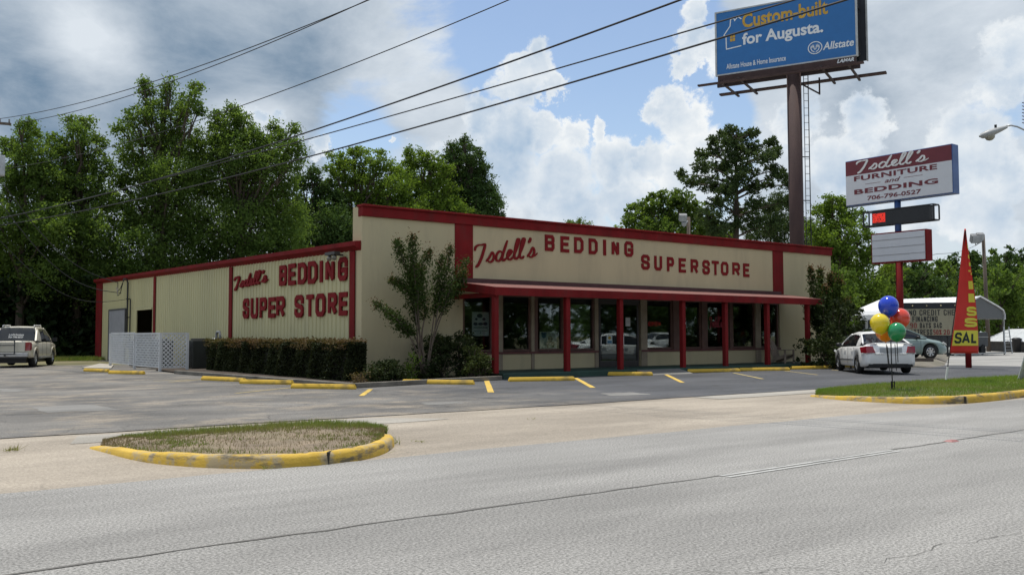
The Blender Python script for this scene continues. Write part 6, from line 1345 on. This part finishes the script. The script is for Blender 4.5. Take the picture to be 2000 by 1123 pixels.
# thicket under the left trees, leaf colour darkened to stand for deep shade
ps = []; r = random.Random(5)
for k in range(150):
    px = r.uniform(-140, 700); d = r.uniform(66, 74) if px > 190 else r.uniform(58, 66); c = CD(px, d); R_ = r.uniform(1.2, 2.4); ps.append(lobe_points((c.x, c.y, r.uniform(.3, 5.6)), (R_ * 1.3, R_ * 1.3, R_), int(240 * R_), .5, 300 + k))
tag(np_mesh("undergrowth", leaves(np.concatenate(ps), .4, .6, .3, 9), 4, leafmat("shaded_undergrowth_leaf", (0.014, 0.026, 0.009), (0.024, 0.04, 0.013), .2)), "undergrowth coloured dark for shade, filling the wood edge below the trees", "undergrowth", kind="stuff")
# tree line far round the horizon
ps = []; r = random.Random(8)
for k in range(150):
    a = math.radians(r.uniform(-60, 140)); d = r.uniform(170, 230); ps.append(lobe_points((math.sin(a) * d, math.cos(a) * d, r.uniform(2, 8)), (8, 8, 5), 240, 1.4, 500 + k))
tag(np_mesh("far_wood", leaves(np.concatenate(ps), 1.3, .6, .3, 4), 4, BROAD[2]), "far off wood closing the horizon all round", "wood", kind="stuff")
# grass strip before the left trees
gm_ = []; r = np.random.default_rng(3); g0, g1 = CD(70, 51), CD(196, 57)
n = 5000; t, s = r.random(n), r.random(n); B = np.array([g0 * 1.0]) ; P = np.array(CD(-60, 50))[None] * (1 - t)[:, None] + np.array(CD(205, 54))[None] * t[:, None] + np.array((.6, .8, 0))[None] * (s * 6)[:, None]
h = r.uniform(.08, .28, n); Q = np.zeros((n, 3, 3)); Q[:, 0] = P; Q[:, 1] = P; Q[:, 2] = P; Q[:, 0, 0] -= .04; Q[:, 1, 0] += .04; Q[:, 2, 2] += h; Q[:, 2, :2] += r.normal(0, .06, (n, 2))
tag(np_mesh("edge_grass", Q.reshape(-1, 3), 3, GR_L), "strip of rough grass between the car park and the trees", "grass", kind="stuff")

# ------------------------------------------------------------------ hedge and shrubs
HED = leafmat("hedge_leaf", (0.026, 0.034, 0.014), (0.045, 0.055, 0.022), .2, (0.018, 0.022, 0.010)); NEWG = leafmat("reddish_new_growth", (0.12, 0.085, 0.042), (0.08, 0.085, 0.032), .25, (0.13, 0.078, 0.045))
hg = thing("hedge", "clipped dark hedge with reddish new growth along the lettered side wall", "hedge", (12.3, 30, 0)); r = np.random.default_rng(6); n = 36000
X = r.uniform(12.3, 13.0, n); Y = r.uniform(24.5, 36.9, n); Z = r.random(n) * 1.12
# keep most leaves near the faces
f = r.integers(0, 4, n); X = np.where(f <= 1, 12.3 + np.abs(r.normal(0, .09, n)), X); Z = np.where(f == 2, 1.14 - np.abs(r.normal(0, .06, n)), Z); Y = np.where((f == 3) & (r.random(n) < .5), 24.5 + np.abs(r.normal(0, .1, n)), Y)
bulge = .07 * np.sin(Y * 2.1) + .05 * np.sin(Y * 5.3 + Z * 3) ; X = X + np.where(X < 12.6, bulge, 0); Z = Z + .035 * np.sin(Y * 3.1 + 1) + .02 * np.sin(Y * 9)
np_mesh("foliage", leaves(np.stack([X, Y, np.maximum(.04, Z)], 1), .085, .6, .2, 3), 4, HED, hg, (12.3, 30, 0))
n = 9500; Y = r.uniform(24.45, 36.95, n); X = r.uniform(12.25, 13.02, n); Z = 1.16 + np.abs(r.normal(0, .05, n)) - np.where(r.random(n) < .16, r.random(n) * .22, 0) + .035 * np.sin(Y * 3.1 + 1); X = np.where(Z < 1.12, 12.25 + np.abs(r.normal(0, .05, n)), X)
np_mesh("new_growth", leaves(np.stack([X, Y, Z], 1), .075, .5, .1, 4), 4, NEWG, hg, (12.3, 30, 0))
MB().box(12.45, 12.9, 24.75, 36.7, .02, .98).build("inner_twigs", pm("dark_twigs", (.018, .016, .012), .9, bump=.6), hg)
SHD = leafmat("shrub_leaf", (0.028, 0.042, 0.016), (0.05, 0.065, 0.022), .2, (0.018, 0.028, 0.012)); SHL = leafmat("glossy_shrub_leaf", (0.05, 0.07, 0.02), (0.09, 0.11, 0.035), .25, (0.028, 0.042, 0.016), rough=.5)
def shrub(label, lobes, mat, n, leaf, seed, name="shrub"):
    c0 = lobes[0]; root = thing(name, label, "shrub", (c0[0], c0[1], 0)); ps = []; tm = MB()
    for i, (x, y, z, rx, rz) in enumerate(lobes):
        q = lobe_points((x, y, z), (rx, rx, rz), n, .09, seed * 50 + i, .5); q[:, 2] = np.maximum(q[:, 2], .03); ps.append(q)
        for k in range(4): limb(tm, (x, y, 0), (x + (k - 1.5) * rx * .4, y - .2 * (k % 2), z + rz * .4), .02, .008, seed + i + k, 3)
    tm.build("stems", BARK, root); np_mesh("foliage", leaves(np.concatenate(ps), leaf, .55, .3, seed), 4, mat, root, (c0[0], c0[1], 0))
def SP(px, py, Y): q = PY(px, py, Y); return q
def sl_(items, Y): return [(SP(x, y, Y + dy).x, Y + dy, max(.15, SP(x, y, Y + dy).z), rx, rz) for x, y, dy, rx, rz in items]
shrub("low dark mounded shrub at the shop's front left corner", sl_([(752, 726, 0, .55, .36), (735, 734, .1, .42, .3), (772, 732, 0, .4, .3), (757, 718, .2, .4, .25)], 23.9), SHD, 1100, .075, 1)
shrub("tall dark evergreen shrubs massed below the crape myrtle by the first window", sl_([(835, 705, .6, .6, .7), (862, 690, .5, .65, .65), (895, 690, .3, .65, .6), (870, 720, 0, .7, .5), (920, 712, 0, .6, .5), (905, 672, .5, .5, .35), (850, 672, .5, .45, .35), (825, 722, .2, .5, .4), (940, 722, -.2, .42, .35)], 24.4), SHD, 1150, .08, 2)
shrub("glossy lit shrub between the dark shrubs and the first porch post", sl_([(925, 690, 0, .33, .3), (935, 706, -.05, .36, .32), (918, 715, -.1, .3, .28), (945, 720, 0, .3, .25)], 23.75), SHL, 480, .085, 3)
shrub("small straggly weed bush at the shop's corner below the hedge end", [(12.3, 23.6, .2, .24, .24), (12.1, 23.2, .12, .2, .14)], NEWG, 260, .06, 4)
shrub("small bright green shrub beside the low mounded one", sl_([(803, 722, 0, .16, .45), (800, 735, 0, .2, .25)], 24.0), BROAD[1], 330, .07, 5)
# crape myrtles: slim stems fanning out, leafy towards the tips
CRL = leafmat("crape_leaf", (0.035, 0.062, 0.015), (0.062, 0.092, 0.022), .2, (0.024, 0.04, 0.012), rough=.8); CRN = leafmat("crape_new_leaf", (0.16, 0.085, 0.05), (0.11, 0.09, 0.04), .3, rough=.6)
STEM = pm("pale_smooth_bark", (.12, .092, .07), .8, var=.2)
def crape(label, base, Y, stems, seed, n=70, leaf=.095, start=.42):
    q = PY(base[0], base[1], Y); root = thing("crape_myrtle", label, "small tree", (q.x, Y, 0)); r = np.random.default_rng(seed); rr = random.Random(seed); tm = MB(); ps = []; tips = []
    for i, st in enumerate(stems):
        dy = [rr.uniform(-.5, .35) for _ in st]; P_ = [Vector((q.x + rr.uniform(-.1, .1), Y + rr.uniform(-.1, .1), 0))]
        for (x, y), k in zip(st, range(len(st))): P_.append(PY(x, y, Y + dy[k] * (k + 1) / len(st)))
        c = catmull3(P_, 6); m_ = len(c); tm.tube(c, [.024 * (1 - .8 * k / (m_ - 1)) + .004 for k in range(m_)], 6, cap=False)
        for k in range(m_):
            t = k / (m_ - 1)
            if t < start: continue
            w_ = .165 * math.sin(PI * min(1, (t - start) / (1 - start) * .93 + .07)) ** .6 + .04; kk = int(n * (w_ / .165))
            o = r.normal(size=(kk, 3)) * np.array([w_, w_, w_ * .8]) * .62; ps.append(np.array(c[k])[None] + o)
            if t > .88: tips.append(np.array(c[k])[None] + r.normal(size=(int(n * .35), 3)) * .1)
            for s in range(2): v = Vector((rr.uniform(-1, 1), rr.uniform(-1, 1), rr.uniform(-.1, .9))) * w_; tm.tube([c[k], c[k] + v], [.01, .004], 4, cap=False)
    tm.build("stems", STEM, root, True); np_mesh("crown", leaves(np.concatenate(ps), leaf, .5, .25, seed), 4, CRL, root, (q.x, Y, 0)); np_mesh("new_leaves", leaves(np.concatenate(tips), leaf * .8, .45, .1, seed + 1), 4, CRN, root, (q.x, Y, 0))
def catmull3(pts, n):
    out = []; P = pts
    for i in range(len(P) - 1):
        a = P[max(i - 1, 0)]; b = P[i]; c = P[i + 1]; d = P[min(i + 2, len(P) - 1)]
        for k in range(n): t = k / n; out.append(0.5 * ((2 * b) + (c - a) * t + (2 * a - 5 * b + 4 * c - d) * t * t + (3 * b - a - 3 * c + d) * t ** 3))
    out.append(P[-1]); return out
crape("many stemmed crape myrtle fanning up the beige front wall left of the porch", (830, 722), 24.6, [[(806, 668), (776, 625), (731, 590)], [(812, 660), (790, 640), (758, 608)], [(815, 650), (806, 560), (784, 500), (775, 470)], [(818, 645), (812, 560), (806, 500), (806, 460)], [(820, 650), (816, 590), (822, 530), (840, 488)], [(816, 665), (812, 620), (802, 570), (806, 520)], [(824, 660), (830, 610), (822, 560), (818, 520)], [(815, 600), (790, 560), (764, 545)],
  [(846, 660), (858, 590), (872, 530), (880, 482)], [(848, 660), (868, 600), (885, 550), (914, 505)], [(842, 660), (850, 600), (856, 545), (864, 500)], [(850, 640), (874, 590), (896, 560), (906, 530)]], 31, 84, .08, .42)
crape("tall crape myrtle crowding the shop's right end by the porch roof", (1612, 712), 24.2, [[(1604, 640), (1592, 590), (1582, 522)], [(1610, 640), (1603, 580), (1602, 525)], [(1618, 630), (1620, 575), (1622, 535)], [(1620, 640), (1632, 590), (1640, 545)], [(1600, 650), (1590, 620), (1576, 600)], [(1622, 650), (1640, 620), (1655, 585)], [(1612, 640), (1612, 600), (1614, 560)]], 32, 120, .12, .3)
shrub("dense dark shrubs between the shop's right end and the white sedan", [(p_.x, p_.y, z, 1.0, .8) for p_, z in ((CD(1612, 38), 1.0), (CD(1640, 39), 1.2), (CD(1660, 40), .9), (CD(1625, 39), 2.3), (CD(1600, 38), .7), (CD(1650, 40), 2.0))], SHD, 1500, .12, 6)
shrub("dark clipped shrub bank behind the white sedan's front", [(p_.x, p_.y, .75, .9, .7) for p_ in (CD(1660, 37.5), CD(1680, 38), CD(1640, 37))], SHD, 1100, .1, 7)
shrub("tall green shrubs behind the dark ones at the shop's right end", [(p_.x, p_.y, z, 1.3, 1.2) for p_, z in ((CD(1625, 46), 2.6), (CD(1635, 47), 4.2), (CD(1648, 48), 3.2), (CD(1640, 47), 1.4))], BROAD[0], 1300, .16, 8)
